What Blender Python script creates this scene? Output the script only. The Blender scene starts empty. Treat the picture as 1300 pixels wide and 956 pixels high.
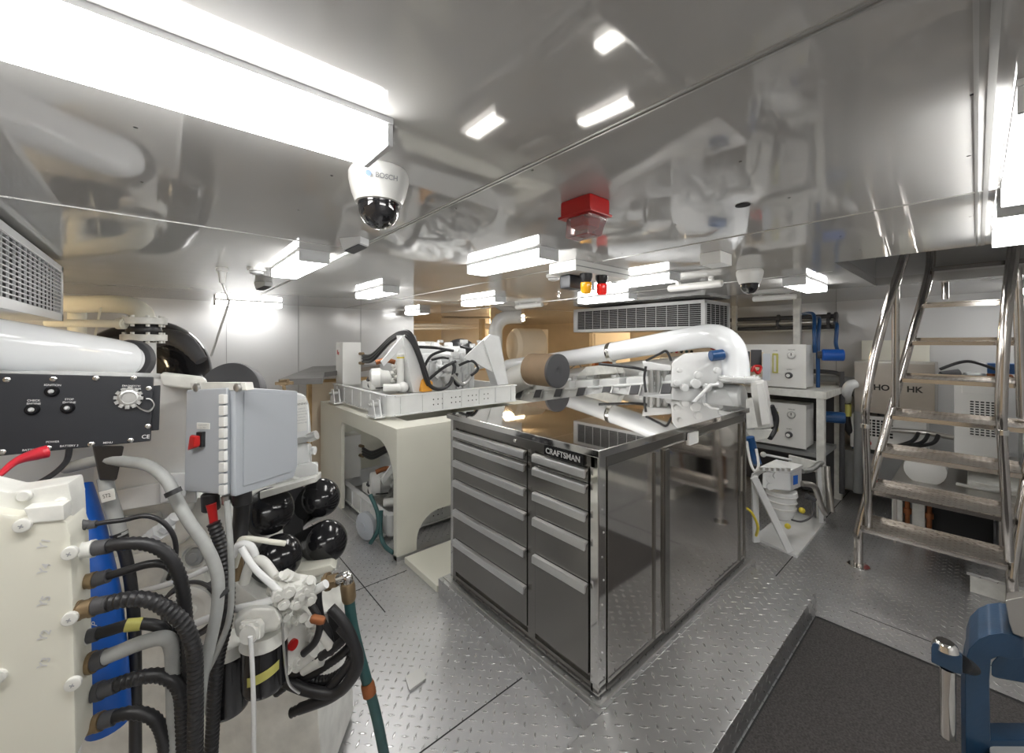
import bpy, bmesh, math, random
from mathutils import Vector, Matrix
random.seed(4)
S = bpy.context.scene
COL = S.collection
PI = math.pi
# ---------------------------------------------------------------- camera, exposure, world
H = 1.6
FPX = 513.0
YAW = 0.8555
HZ = 434.6
cam_d = bpy.data.cameras.new('camera'); cam = bpy.data.objects.new('camera', cam_d); COL.objects.link(cam)
cam_d.sensor_width = 36; cam_d.lens = 36 * FPX / 1300; cam_d.shift_y = -(478 - HZ) / 1300
cam_d.clip_start = 0.05; cam_d.clip_end = 60
cam.location = (0, 0, H); cam.rotation_euler = (PI / 2, 0, YAW - PI / 2)
S.camera = cam
S.view_settings.view_transform = 'Standard'; S.view_settings.look = 'None'
S.view_settings.gamma = 1; S.view_settings.use_curve_mapping = False
S.view_settings.exposure = 1.02
S.cycles.max_bounces = 10; S.cycles.glossy_bounces = 6; S.cycles.diffuse_bounces = 5
S.cycles.use_denoising = True
S.cycles.sample_clamp_indirect = 6.0
LAMP = 10.0          # emission of the fluorescent diffusers
WARM = 34.0
W = bpy.data.worlds.new('world'); S.world = W; W.use_nodes = True
W.node_tree.nodes['Background'].inputs[0].default_value = (1, .97, .93, 1)
W.node_tree.nodes['Background'].inputs[1].default_value = 0.25

FW = Vector((math.cos(YAW), math.sin(YAW), 0)); RT = Vector((math.sin(YAW), -math.cos(YAW), 0)); UP = Vector((0, 0, 1))
def at(px, py, D):
    return Vector((0, 0, H)) + D * (FW + RT * ((px - 650) / FPX) + UP * ((HZ - py) / FPX))
def flo(px, py, z=0.0):
    return at(px, py, (H - z) * FPX / (py - HZ))
CZ = 2.05
def cei(px, py):
    return at(px, py, (CZ - H) * FPX / (HZ - py))

# ---------------------------------------------------------------- materials
def mat(name, col, rough=.5, metal=0., ior=1.5, coat=0., emis=None, es=0, trans=0, bump=None, var=None, spec=None):
    m = bpy.data.materials.new(name); m.use_nodes = True
    nt = m.node_tree; b = nt.nodes['Principled BSDF']
    b.inputs['Base Color'].default_value = (*col, 1)
    b.inputs['Roughness'].default_value = rough
    b.inputs['Metallic'].default_value = metal
    b.inputs['IOR'].default_value = ior
    b.inputs['Coat Weight'].default_value = coat
    b.inputs['Coat Roughness'].default_value = .05
    b.inputs['Transmission Weight'].default_value = trans
    if emis: b.inputs['Emission Color'].default_value = (*emis, 1); b.inputs['Emission Strength'].default_value = es
    tc = nt.nodes.new('ShaderNodeTexCoord')
    if var:    # (scale, amount) colour mottling
        n = nt.nodes.new('ShaderNodeTexNoise'); n.inputs['Scale'].default_value = var[0]; n.inputs['Detail'].default_value = 5
        nt.links.new(tc.outputs['Object'], n.inputs['Vector'])
        r = nt.nodes.new('ShaderNodeMapRange'); r.inputs[1].default_value = .3; r.inputs[2].default_value = .7
        r.inputs[3].default_value = 1 - var[1]; r.inputs[4].default_value = 1 + var[1] * .5
        nt.links.new(n.outputs[0], r.inputs[0])
        v = nt.nodes.new('ShaderNodeVectorMath'); v.operation = 'SCALE'; v.inputs[0].default_value = col
        nt.links.new(r.outputs[0], v.inputs['Scale']); nt.links.new(v.outputs[0], b.inputs['Base Color'])
    if bump:   # (scale, strength, distance)
        n = nt.nodes.new('ShaderNodeTexNoise'); n.inputs['Scale'].default_value = bump[0]; n.inputs['Detail'].default_value = bump[3] if len(bump) > 3 else 2
        nt.links.new(tc.outputs['Object'], n.inputs['Vector'])
        k = nt.nodes.new('ShaderNodeBump'); k.inputs['Strength'].default_value = bump[1]; k.inputs['Distance'].default_value = bump[2]
        nt.links.new(n.outputs[0], k.inputs['Height']); nt.links.new(k.outputs[0], b.inputs['Normal'])
    return m

def tread_mat(name, col, cell, rough=.33, metal=.85, strength=.8, rotz=PI / 4):
    m = bpy.data.materials.new(name); m.use_nodes = True; nt = m.node_tree; b = nt.nodes['Principled BSDF']; N = nt.nodes.new; L = nt.links.new
    b.inputs['Metallic'].default_value = metal
    tc = N('ShaderNodeTexCoord'); sx = N('ShaderNodeSeparateXYZ'); L(tc.outputs['Object'], sx.inputs[0])
    sn = N('ShaderNodeSeparateXYZ'); L(tc.outputs['Normal'], sn.inputs[0])
    def mt(op, a, b_=None, c=None):
        n = N('ShaderNodeMath'); n.operation = op
        for i, q in enumerate((a, b_, c)):
            if q is None: continue
            if isinstance(q, (int, float)): n.inputs[i].default_value = q
            else: L(q, n.inputs[i])
        return n.outputs[0]
    def pick(c, a, b_): return mt('ADD', mt('MULTIPLY', a, c), mt('MULTIPLY', b_, mt('SUBTRACT', 1.0, c)))
    nx_ = mt('GREATER_THAN', mt('ABSOLUTE', sn.outputs[0]), .7); nz_ = mt('GREATER_THAN', mt('ABSOLUTE', sn.outputs[2]), .7)
    a_ = pick(nx_, sx.outputs[1], sx.outputs[0]); b2 = pick(nz_, sx.outputs[1], sx.outputs[2]); k_ = .7071 / cell
    u = mt('MULTIPLY', mt('SUBTRACT', a_, b2), k_); v = mt('MULTIPLY', mt('ADD', a_, b2), k_)
    fu = mt('ABSOLUTE', mt('SUBTRACT', mt('FRACT', u), .5)); fv = mt('ABSOLUTE', mt('SUBTRACT', mt('FRACT', v), .5))
    par = mt('FLOORED_MODULO', mt('ADD', mt('FLOOR', u), mt('FLOOR', v)), 2.0)
    par = mt('GREATER_THAN', par, .5)
    def mx(a, c): return mt('ADD', mt('MULTIPLY', a, par), mt('MULTIPLY', c, mt('SUBTRACT', 1.0, par)))
    p = mx(fu, fv); q = mx(fv, fu)
    d = mt('SUBTRACT', 1.0, mt('ADD', mt('DIVIDE', p, .46), mt('DIVIDE', q, .13)))
    hgt = N('ShaderNodeMapRange'); hgt.interpolation_type = 'SMOOTHSTEP'; hgt.inputs[1].default_value = -.1; hgt.inputs[2].default_value = .45
    L(d, hgt.inputs[0])
    bp = N('ShaderNodeBump'); bp.inputs['Strength'].default_value = strength; bp.inputs['Distance'].default_value = .0045
    L(hgt.outputs[0], bp.inputs['Height']); L(bp.outputs[0], b.inputs['Normal'])
    n = N('ShaderNodeTexNoise'); n.inputs['Scale'].default_value = 3; n.inputs['Detail'].default_value = 8; L(tc.outputs['Object'], n.inputs['Vector'])
    w = mt('ADD', .78, mt('MULTIPLY', n.outputs[0], .4)); w = mt('ADD', mt('SUBTRACT', w, .06), mt('MULTIPLY', hgt.outputs[0], .4))
    sc = N('ShaderNodeVectorMath'); sc.operation = 'SCALE'; sc.inputs[0].default_value = col; L(w, sc.inputs['Scale']); L(sc.outputs[0], b.inputs['Base Color'])
    L(mt('SUBTRACT', rough + .05, mt('MULTIPLY', hgt.outputs[0], .12)), b.inputs['Roughness'])
    return m

MT = dict(
    ceiling=mat('glossy_ceiling_laminate', (.50, .495, .485), .045, ior=2.1, bump=(1.6, .10, .03)),
    wall=mat('grey_wall_laminate', (.56, .565, .57), .16, ior=1.6, bump=(1.3, .08, .03)),
    beige=mat('beige_panel', (.74, .63, .48), .4, var=(2, .1)),
    cream=mat('cream_paint', (.74, .73, .64), .35, var=(3, .04)),
    white=mat('white_gloss_paint', (.80, .81, .81), .22, var=(9, .05)),
    white_soft=mat('white_worn_paint', (.76, .76, .72), .35, var=(14, .18), bump=(40, .15, .004)),
    pipe_white=mat('white_pipe_enamel', (.82, .84, .86), .12),
    plastic_white=mat('white_plastic', (.80, .80, .78), .3),
    fix_grey=mat('fixture_end_grey', (.62, .63, .64), .4),
    grey_box=mat('light_grey_abs', (.46, .49, .53), .38),
    grey_mid=mat('mid_grey_paint', (.30, .31, .31), .5, var=(6, .1)),
    dark=mat('dark_recess', (.02, .02, .022), .7),
    dark_slab=mat('dark_grey_insulation', (.16, .155, .15), .6, var=(5, .2)),
    black=mat('black_rubber', (.018, .018, .02), .42, bump=(60, .1, .002)),
    black_gloss=mat('black_gloss_enamel', (.012, .012, .014), .13),
    black_panel=mat('black_anodised_panel', (.022, .024, .03), .38),
    chrome=mat('polished_stainless', (.78, .77, .75), .07, metal=1),
    steel=mat('stainless_tube', (.60, .57, .54), .11, metal=1),
    handle=mat('satin_aluminium', (.74, .74, .74), .36, metal=.9),
    cab=mat('dark_brushed_steel', (.29, .28, .265), .24, metal=.95, bump=(3, .06, .02)),
    cab_side=mat('mirror_steel_sheet', (.66, .64, .61), .07, metal=1, bump=(1.5, .05, .02)),
    cab_top=mat('black_chrome_top', (.60, .58, .55), .03, metal=1),
    box_steel=mat('brushed_steel_box', (.50, .48, .45), .3, metal=.9, var=(3, .15)),
    galv=mat('galvanised_trim', (.55, .55, .54), .35, metal=.9),
    lamp=mat('fluorescent_diffuser', (.9, .9, .9), .4, emis=(1, .985, .955), es=LAMP),
    lamp_warm=mat('warm_tube_diffuser', (.9, .85, .7), .4, emis=(1, .78, .5), es=WARM),
    red=mat('red_enamel', (.50, .015, .015), .3), red_cable=mat('red_rubber', (.65, .03, .05), .35),
    red_glass=mat('red_lens', (.8, .02, .02), .12, emis=(1, .03, .02), es=.12),
    amber=mat('amber_lens', (.85, .38, .01), .12, emis=(1, .45, .02), es=.08),
    clear=mat('clear_prismatic_plastic', (.75, .62, .62), .08, trans=.75, ior=1.45),
    blue=mat('blue_enamel', (.015, .075, .22), .33, var=(8, .1)),
    blue2=mat('bright_blue_plastic', (.01, .10, .45), .35),
    vise=mat('blue_hammered_paint', (.012, .045, .10), .36, var=(12, .2), bump=(90, .15, .002)),
    orange=mat('orange_plastic', (.75, .33, .02), .4), yellow=mat('yellow_plastic', (.75, .6, .05), .4),
    copper=mat('copper_rust', (.36, .13, .05), .5, metal=.5, var=(15, .3)),
    brass=mat('brass_fitting', (.30, .22, .13), .4, metal=.7, var=(20, .2)),
    kraft=mat('brown_pleated_paper', (.27, .19, .12), .8, var=(10, .1)),
    wood=mat('varnished_pine_edge', (.50, .33, .15), .5, var=(9, .25)),
    hose_grey=mat('grey_braided_hose', (.36, .37, .36), .55, var=(20, .15)),
    hose_green=mat('green_rubber_hose', (.03, .10, .10), .45, var=(12, .3)),
    mat_dark=mat('charcoal_carpet', (.095, .088, .086), .95, bump=(260, 1, .006, 4), var=(120, .5)),
    label=mat('label_white', (.75, .75, .72), .5), ink=mat('black_ink', (.02, .02, .02), .6), ink_w=mat('white_ink', (.8, .8, .8), .5),
    ink_g=mat('grey_ink', (.35, .36, .38), .5), ink_b=mat('pale_blue_ink', (.30, .42, .60), .5), ink_s=mat('silver_lettering', (.6, .6, .6), .4),
    lab_yel=mat('yellow_label', (.55, .52, .14), .5),
    smoke_glass=mat('smoked_dome', (.01, .01, .012), .03, coat=1),
    tread=tread_mat('aluminium_tread_plate', (.60, .60, .61), .044, .32, .8, 1.0),
    tread_step=tread_mat('aluminium_step_plate', (.54, .54, .54), .050, .30, .85, .8),
    tread_stair=tread_mat('stainless_stair_tread', (.38, .35, .32), .038, .27, .9, 1.0),
    gasket=mat('dark_grey_gasket', (.07, .07, .075), .5),
)

# ---------------------------------------------------------------- mesh helper
ORG = {}
class MB:
    def __init__(s): s.bm = bmesh.new()
    def _merge(s, t):
        me = bpy.data.meshes.new('t'); t.to_mesh(me); t.free(); s.bm.from_mesh(me); bpy.data.meshes.remove(me); return s
    def box(s, x0, x1, y0, y1, z0, z1, bev=0.0, M=None):
        t = bmesh.new(); bmesh.ops.create_cube(t, size=1)
        bmesh.ops.scale(t, vec=(abs(x1 - x0), abs(y1 - y0), abs(z1 - z0)), verts=t.verts)
        if bev: bmesh.ops.bevel(t, geom=t.edges[:], offset=bev, segments=2, affect='EDGES', profile=.6)
        bmesh.ops.translate(t, vec=((x0 + x1) / 2, (y0 + y1) / 2, (z0 + z1) / 2), verts=t.verts)
        if M is not None: t.transform(M)
        return s._merge(t)
    def obox(s, c, ax, ay, az, bev=0.0):
        """oriented box: centre, three full-length axis vectors"""
        M = Matrix.Identity(4)
        lx, ly, lz = ax.length, ay.length, az.length
        for i, v in enumerate((ax / lx, ay / ly, az / lz)):
            for j in range(3): M[j][i] = v[j]
        M.translation = c
        return s.box(-lx / 2, lx / 2, -ly / 2, ly / 2, -lz / 2, lz / 2, bev, M)
    def prism(s, pts, vec, bev=0.0):
        t = bmesh.new(); vec = Vector(vec)
        a = [t.verts.new(p) for p in pts]; b = [t.verts.new(Vector(p) + vec) for p in pts]; n = len(pts)
        t.faces.new(a); t.faces.new(b[::-1])
        for i in range(n): t.faces.new((a[i], b[i], b[(i + 1) % n], a[(i + 1) % n]))
        bmesh.ops.recalc_face_normals(t, faces=t.faces)
        if bev: bmesh.ops.bevel(t, geom=t.edges[:], offset=bev, segments=2, affect='EDGES', profile=.6)
        return s._merge(t)
    def lathe(s, o, axis, prof, seg=24):
        """prof: list of (distance along axis, radius)"""
        t = bmesh.new(); axis = Vector(axis).normalized(); o = Vector(o)
        u = axis.orthogonal().normalized(); v = axis.cross(u); rings = []
        for d, r in prof:
            if r < 1e-6: rings.append([t.verts.new(o + axis * d)])
            else: rings.append([t.verts.new(o + axis * d + r * (u * math.cos(2 * PI * k / seg) + v * math.sin(2 * PI * k / seg))) for k in range(seg)])
        for A, B in zip(rings, rings[1:]):
            for k in range(seg):
                q = [A[k % len(A)], A[(k + 1) % len(A)], B[(k + 1) % len(B)], B[k % len(B)]]
                q = [w for i, w in enumerate(q) if w not in q[:i]]
                if len(q) > 2: t.faces.new(q)
        if len(rings[0]) > 1: t.faces.new(rings[0][::-1])
        if len(rings[-1]) > 1: t.faces.new(rings[-1])
        bmesh.ops.recalc_face_normals(t, faces=t.faces)
        return s._merge(t)
    def cyl(s, a, b, r, r2=None, seg=20, bev=0.0):
        a, b = Vector(a), Vector(b); L = (b - a).length; r2 = r if r2 is None else r2
        if bev: return s.lathe(a, b - a, [(0, r - bev), (bev, r), (L - bev, r2), (L, r2 - bev)], seg)
        return s.lathe(a, b - a, [(0, r), (L, r2)], seg)
    def ball(s, c, r, sc=(1, 1, 1), seg=20):
        t = bmesh.new(); bmesh.ops.create_uvsphere(t, u_segments=seg, v_segments=seg // 2 + 2, radius=r)
        bmesh.ops.scale(t, vec=sc, verts=t.verts); bmesh.ops.translate(t, vec=c, verts=t.verts); return s._merge(t)
    def tube(s, pts, r, seg=12, corr=0.0, pitch=.012, smooth=True, res=8, close=True):
        P = [Vector(p) for p in pts]
        rr = list(r) if isinstance(r, (list, tuple)) else [r] * len(P)
        if smooth and len(P) > 2:
            Q = []; R = []
            for i in range(len(P) - 1):
                p0 = P[max(i - 1, 0)]; p1 = P[i]; p2 = P[i + 1]; p3 = P[min(i + 2, len(P) - 1)]
                for k in range(res):
                    t = k / res
                    Q.append(.5 * ((2 * p1) + (p2 - p0) * t + (2 * p0 - 5 * p1 + 4 * p2 - p3) * t * t + (3 * p1 - p0 - 3 * p2 + p3) * t ** 3))
                    R.append(rr[i] * (1 - t) + rr[i + 1] * t)
            Q.append(P[-1]); R.append(rr[-1]); P, rr = Q, R
        if corr:   # resample at the corrugation pitch
            cum = [0]
            for a, b in zip(P, P[1:]): cum.append(cum[-1] + (b - a).length)
            n = max(6, int(cum[-1] / pitch * 2)); Q = []; R = []; j = 0
            for k in range(n + 1):
                d = cum[-1] * k / n
                while j < len(cum) - 2 and cum[j + 1] < d: j += 1
                f = (d - cum[j]) / max(cum[j + 1] - cum[j], 1e-9); Q.append(P[j].lerp(P[j + 1], f))
                R.append((rr[j] * (1 - f) + rr[j + 1] * f) * (1 - (corr if k % 2 else 0)))
            P, rr = Q, R
        t = bmesh.new(); rings = []; tp = None; u = None
        for i, p in enumerate(P):
            d = (P[min(i + 1, len(P) - 1)] - P[max(i - 1, 0)])
            if d.length < 1e-9: d = Vector((0, 0, 1))
            d.normalize()
            if u is None: u = d.orthogonal().normalized()
            else:
                u = u - d * u.dot(d)
                u = u.normalized() if u.length > 1e-6 else d.orthogonal().normalized()
            v = d.cross(u)
            rings.append([t.verts.new(p + rr[i] * (u * math.cos(2 * PI * k / seg) + v * math.sin(2 * PI * k / seg))) for k in range(seg)])
        for A, B in zip(rings, rings[1:]):
            for k in range(seg): t.faces.new((A[k], A[(k + 1) % seg], B[(k + 1) % seg], B[k]))
        if close: t.faces.new(rings[0][::-1]); t.faces.new(rings[-1])
        return s._merge(t)
    def grille(s, x0, x1, z0, z1, y, nx, nz, w=.003, dep=.012, M=None):
        """bars in the xz plane at y"""
        for i in range(nx + 1):
            x = x0 + (x1 - x0) * i / nx; s.box(x - w, x + w, y, y + dep, z0, z1, 0, M)
        for j in range(nz + 1):
            z = z0 + (z1 - z0) * j / nz; s.box(x0, x1, y + .002, y + dep + .002, z - w, z + w, 0, M)
        return s
    def obj(s, name, m, parent=None, shade=True, label=None, cat=None, group=None, kind=None):
        me = bpy.data.meshes.new(name)
        if parent is not None: o_ = ORG[parent.name]
        else:
            xs = [v.co for v in s.bm.verts]; o_ = Vector((sum(c.x for c in xs) / len(xs), sum(c.y for c in xs) / len(xs), min(c.z for c in xs)))
            if kind == 'structure': o_ = Vector((0, 0, 0))
        bmesh.ops.translate(s.bm, vec=-o_, verts=s.bm.verts)
        if shade:
            for f in s.bm.faces: f.smooth = True
            for e in s.bm.edges:
                if len(e.link_faces) == 2 and e.calc_face_angle(0) > .7: e.smooth = False
        s.bm.to_mesh(me); s.bm.free(); me.materials.append(MT[m] if isinstance(m, str) else m)
        o = bpy.data.objects.new(name, me); COL.objects.link(o)
        if shade: w_ = o.modifiers.new('weighted_normal', 'WEIGHTED_NORMAL'); w_.keep_sharp = True; w_.weight = 100
        if parent is not None: o.parent = parent
        else: o.location = o_
        ORG[o.name] = o_
        tag(o, label, cat, group, kind); return o
def tag(o, label=None, cat=None, group=None, kind=None):
    for k, v in (('label', label), ('category', cat), ('group', group), ('kind', kind)):
        if v: o[k] = v
    return o
def thing(name, label, cat, loc, group=None):
    o = bpy.data.objects.new(name, None); COL.objects.link(o); o.location = loc; o.empty_display_size = .05
    ORG[o.name] = Vector(loc); return tag(o, label, cat, group)
KIDS = {}
def copy_tree(root, loc, label=None, group=None, M=None):
    def rec(o, par):
        c = o.copy(); COL.objects.link(c)
        if par is not None: c.parent = par
        for ch in [q for q in bpy.data.objects if q.parent == o]: rec(ch, c)
        return c
    r = rec(root, None); r.location = loc; ORG[r.name] = Vector(loc)
    if label: r['label'] = label
    if group: r['group'] = group
    return r
def text(s, size, m, o, xd, yd, parent, name='lettering', bold=.0, depth=.0006, align='CENTER', label=None):
    c = bpy.data.curves.new('f', 'FONT'); c.body = s; c.size = 1; c.align_x = align; c.align_y = 'CENTER'; c.offset = bold
    t = bpy.data.objects.new('f', c); COL.objects.link(t); bpy.context.view_layer.update()
    me = bpy.data.meshes.new_from_object(t); bpy.data.objects.remove(t)
    xd, yd = Vector(xd).normalized(), Vector(yd).normalized(); n = xd.cross(yd)
    m_ = MB(); m_.bm.from_mesh(me); bpy.data.meshes.remove(me)
    for v in m_.bm.verts: v.co = Vector(o) + xd * v.co.x * size + yd * v.co.y * size + n * (.0012)
    if not m_.bm.verts: return
    return m_.obj(name, m, parent, shade=False, label=label)
def struct(name, m_, m, **k): return m_.obj(name, m, None, kind='structure', **k)

# ================================================================ ROOM SHELL
X0, X1, Y0, Y1 = -2.2, 5.65, -1.7, 5.5
struct('floor', MB().box(X0, 7.4, Y0, 8, -.06, 0), 'tread')
HX0, HX1, HY0, HY1 = 2.87, 4.3, -.75, .53
m = MB(); m.box(X0, HX0, Y0, 8, CZ, CZ + .06); m.box(HX1, 7.4, Y0, 8, CZ, CZ + .06); m.box(HX0, HX1, HY1, 8, CZ, CZ + .06); m.box(HX0, HX1, Y0, HY0, CZ, CZ + .06)
struct('ceiling', m, 'ceiling', shade=False)
m = MB(); e = .04
m.box(HX0 - e, HX0, HY0 - e, HY1 + e, CZ + .06, 2.9); m.box(HX1, HX1 + e, HY0 - e, HY1 + e, CZ + .06, 2.9)
m.box(HX0, HX1, HY0 - e, HY0, CZ + .06, 2.9); m.box(HX0, HX1, HY1, HY1 + e, CZ + .06, 2.9); m.box(HX0, HX1, HY0, HY1, 2.9, 2.94)
struct('trim_1', m, 'wall')
struct('wall_north', MB().box(X0, 2.84, Y1, Y1 + .06, 0, CZ), 'wall')
struct('wall_passage', MB().box(2.78, 2.84, Y1 + .06, 7.9, 0, CZ), 'beige')
struct('wall_far', MB().box(2.84, 7.4, 7.9, 7.96, 0, CZ), 'beige')
struct('wall_east', MB().box(X1, X1 + .06, Y0, 2.3, 0, CZ), 'wall')
struct('wall_recess', MB().box(7.3, 7.36, 2.3, 7.9, 0, CZ).box(X1 + .06, 7.3, 2.3, 2.36, 0, CZ), 'beige')
struct('wall_west', MB().box(X0 - .06, X0, Y0, Y1, 0, CZ), 'beige')
struct('wall_south', MB().box(X0, X1, Y0 - .06, Y0, 0, CZ), 'wall')
m = MB(); m.box(X1 - .03, X1, -.2, 2.1, 0, .07, .005); struct('baseboard_east', m, 'white')
# ceiling seams: thin raised joint strips
n = 2
for (a, b, c, d) in ((.70, .705, Y0, 5.5), (.713, .718, Y0, 5.5), (1.836, 1.842, -1.7, 5.5), (3.2, 3.206, .6, 7)):
    struct('trim_%d' % n, MB().box(a, b, c, d, CZ - .003, CZ), 'galv'); n += 1
for (a, b, c, d) in ((-2.2, 2.86, -.022, -.012), (-2.2, 2.86, -.002, .004), (-2.2, .70, 1.966, 1.971), (1.85, 5.6, 3.9, 3.906)):
    struct('trim_%d' % n, MB().box(a, b, c, d, CZ - .003, CZ), 'galv'); n += 1
# wall joints
for y in (4.62,): pass
for x in (.55, 1.28, 2.05): struct('trim_%d' % n, MB().box(x, x + .006, Y1 - .004, Y1, 0, CZ), 'grey_mid'); n += 1
for y in (1.02, -.35): struct('trim_%d' % n, MB().box(X1 - .004, X1, y, y + .007, .07, CZ), 'grey_mid'); n += 1
# floor plate joints
for (a, b) in ((flo(700, 800), flo(585, 700)), ):
    pass
for (x0, x1, y0, y1) in ((1.0, 1.006, 2.3, 5.4), (-.2, 1.3, 2.62, 2.626), (3.1, 3.106, -1.5, .5), (2.98, 5.6, .9, .906), (-.2, 1.3, 1.42, 1.426), (3.1, 5.6, -.22, -.214)):
    struct('trim_%d' % n, MB().box(x0, x1, y0, y1, 0, .0012), 'dark'); n += 1

# ================================================================ LIGHT FIXTURES
def fixture(name, x0, x1, y0, y1, label, group=None, along='x', lm='lamp', top=CZ, end=True):
    r = thing(name, label, 'ceiling light', ((x0 + x1) / 2, (y0 + y1) / 2, top), group)
    z0, z1 = top - .058, top
    MB().box(x0, x1, y0, y1, z1 - .012, z1).obj('housing', 'fix_grey', r)
    e = .012
    if along == 'x':
        MB().box(x0 + e, x1 - e, y0 + .001, y1 - .001, z0, z1 - .012, .012).obj('diffuser', lm, r)
        for a in (x0, x1 - e): MB().box(a, a + e, y0, y1, z0, z1 - .012, .003).obj('end_cap', 'fix_grey', r)
    else:
        MB().box(x0 + .001, x1 - .001, y0 + e, y1 - e, z0, z1 - .012, .012).obj('diffuser', lm, r)
        for a in (y0, y1 - e): MB().box(x0, x1, a, a + e, z0, z1 - .012, .003).obj('end_cap', 'fix_grey', r)
    return r
fixture('fluorescent_light', -.85, .353, .77, .90, 'long wide fluorescent ceiling light beside the large white dome camera')
fixture('fluorescent_light', .50, .64, 2.13, 2.79, 'short fluorescent box light near the two grey ceiling sensors, over the black filter canisters', along='y')
fixture('fluorescent_light', 1.31, 1.45, 3.05, 3.65, 'fluorescent box light above the small white cabinet of the upper generator', along='y')
fixture('fluorescent_light', 1.33, 1.455, 1.33, 1.93, 'fluorescent box light touching the white box with amber and red beacons', along='y')
fixture('fluorescent_light', 2.45, 2.59, 3.07, 3.67, 'fluorescent box light over the far end of the upper generator', along='y')
fixture('fluorescent_light', 2.41, 2.54, 1.26, 1.86, 'fluorescent box light just behind the red beacon', along='y')
fixture('fluorescent_light', 3.17, 3.30, 2.05, 2.65, 'fluorescent box light between the beacon box and the freestanding ceiling air unit', along='y')
fixture('fluorescent_light', 3.3, 3.9, .76, .90, 'fluorescent box light near the small dome camera and the stair hatch', along='x')
fixture('fluorescent_light', 1.107, 1.86, -.19, -.045, 'fluorescent light along the double ceiling seam, the one closer to the vise')
fixture('fluorescent_light', 1.99, 2.62, -.18, -.04, 'fluorescent light along the double ceiling seam, the one against the stair hatch')
fixture('fluorescent_light', .42, 1.05, 5.18, 5.32, 'fluorescent light washing the grey end wall panels')
fixture('fluorescent_light', 2.62, 2.78, 4.9, 5.35, 'small fluorescent light at the end of the grey wall beside the passage', along='y')
fixture('fluorescent_light', 4.5, 5.1, 5.5, 5.64, 'warm fluorescent light glowing in the beige passage behind the engine', lm='lamp_warm')
fixture('fluorescent_light', 5.55, 6.15, 3.3, 3.44, 'warm fluorescent light hidden behind the ceiling air unit', lm='lamp_warm')
fixture('fluorescent_light', 4.75, 5.35, -.35, -.22, 'fluorescent light seen between the upper stair treads')
fixture('fluorescent_light', -1.6, -.9, 3.2, 3.34, 'warm fluorescent light behind the wall mounted air grille', lm='lamp_warm')
fixture('fluorescent_light', -.3, .9, -1.2, -1.05, 'fluorescent light behind the viewpoint along the end wall')
# unlit round batten tubes
def batten(a, b, label):
    r = thing('batten_lamp', label, 'ceiling light', a, None)
    a, b = Vector(a), Vector(b); d = (b - a).normalized()
    MB().lathe(a, d, [(0, .006), (.006, .022), (.02, .027), ((b - a).length - .02, .027), ((b - a).length - .006, .022), ((b - a).length, .006)], 16).obj('tube', 'plastic_white', r)
    for f in (.2, .8):
        c = a.lerp(b, f); MB().box(c.x - .015, c.x + .015, c.y - .015, c.y + .015, c.z + .01, CZ, .003).obj('bracket', 'plastic_white', r)
batten(cei(848, 360) - Vector((0, 0, .04)), cei(918, 352) - Vector((0, 0, .04)), 'unlit round white tube lamp above the freestanding air unit')
batten(cei(955, 376) - Vector((0, 0, .03)), cei(1012, 372) - Vector((0, 0, .03)), 'unlit round white tube lamp behind the small dome camera')
batten(cei(655, 387) - Vector((0, 0, .03)), cei(689, 383) - Vector((0, 0, .03)), 'unlit white tube lamp close to the chrome sprinkler')

# ================================================================ TOOL CABINET
CX0, CX1, CY0, CY1, CZ0, CZ1 = 1.37, 3.0, 1.03, 2.165, .125, 1.15
cb = thing('tool_cabinet', 'dark stainless steel rolling tool cabinet with mirror top in the middle of the floor', 'tool cabinet', ((CX0 + CX1) / 2, (CY0 + CY1) / 2, CZ0))
MB().box(CX0 + .012, CX1 - .005, CY0 + .012, CY1 - .005, CZ0, CZ1 - .012).obj('body', 'cab', cb)
m = MB().box(CX0 - .012, CX1 + .012, CY0 - .012, CY1 + .012, CZ1 - .012, CZ1 + .004, .004); m.obj('top', 'cab_top', cb)
m = MB().box(CX0 - .016, CX1 + .016, CY0 - .018, CY0 - .010, CZ1 - .026, CZ1 + .006, .003).box(CX0 - .018, CX0 - .010, CY0 - .016, CY1 + .016, CZ1 - .026, CZ1 + .006, .003)
m.obj('top_rim', 'chrome', cb, label='polished chrome edging')
# chrome corner posts (front corner, two others)
for (x, y, w1, w2) in ((CX0, CY0, .055, .045), (CX0, CY1 - .03, .03, .03), (CX1 - .03, CY0, .04, .03)):
    MB().box(x, x + w1, y, y + w2, CZ0, CZ1 - .012, .006).obj('corner_post', 'chrome', cb)
# face frame on the drawer side
m = MB()
m.box(CX0, CX0 + .012, CY0 + .02, CY1 - .03, 1.075, CZ1 - .026); m.box(CX0, CX0 + .012, CY0 + .03, CY1 - .03, CZ0, .165)
m.box(CX0 - .001, CX0 + .012, 1.405, 1.455, .165, 1.075); m.box(CX0, CX0 + .012, 2.105, CY1 - .03, .165, 1.075); m.box(CX0, CX0 + .012, CY0 + .045, 1.075, .165, 1.075)
m.obj('face_frame', 'cab', cb)
for (y0, y1, tops) in ((1.46, 2.10, (1.062, .998, .878, .757, .577, .395, .19)), (1.08, 1.40, (1.062, .998, .878, .757, .577, .19))):
    for a, b in zip(tops, tops[1:]):
        d = MB().box(CX0 - .006, CX0 + .012, y0, y1, b + .006, a, .002).obj('drawer', 'cab', cb)
        h = MB()
        h.prism([(CX0 - .030, y0, a - .006), (CX0 - .026, y0, a + .001), (CX0 - .006, y0, a + .003), (CX0 - .006, y0, a - .004), (CX0 - .020, y0, a - .010), (CX0 - .022, y0, a - .030), (CX0 - .030, y0, a - .034)], (0, y1 - y0, 0))
        h.obj('handle', 'handle', d, label='satin aluminium full width pull')
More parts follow.
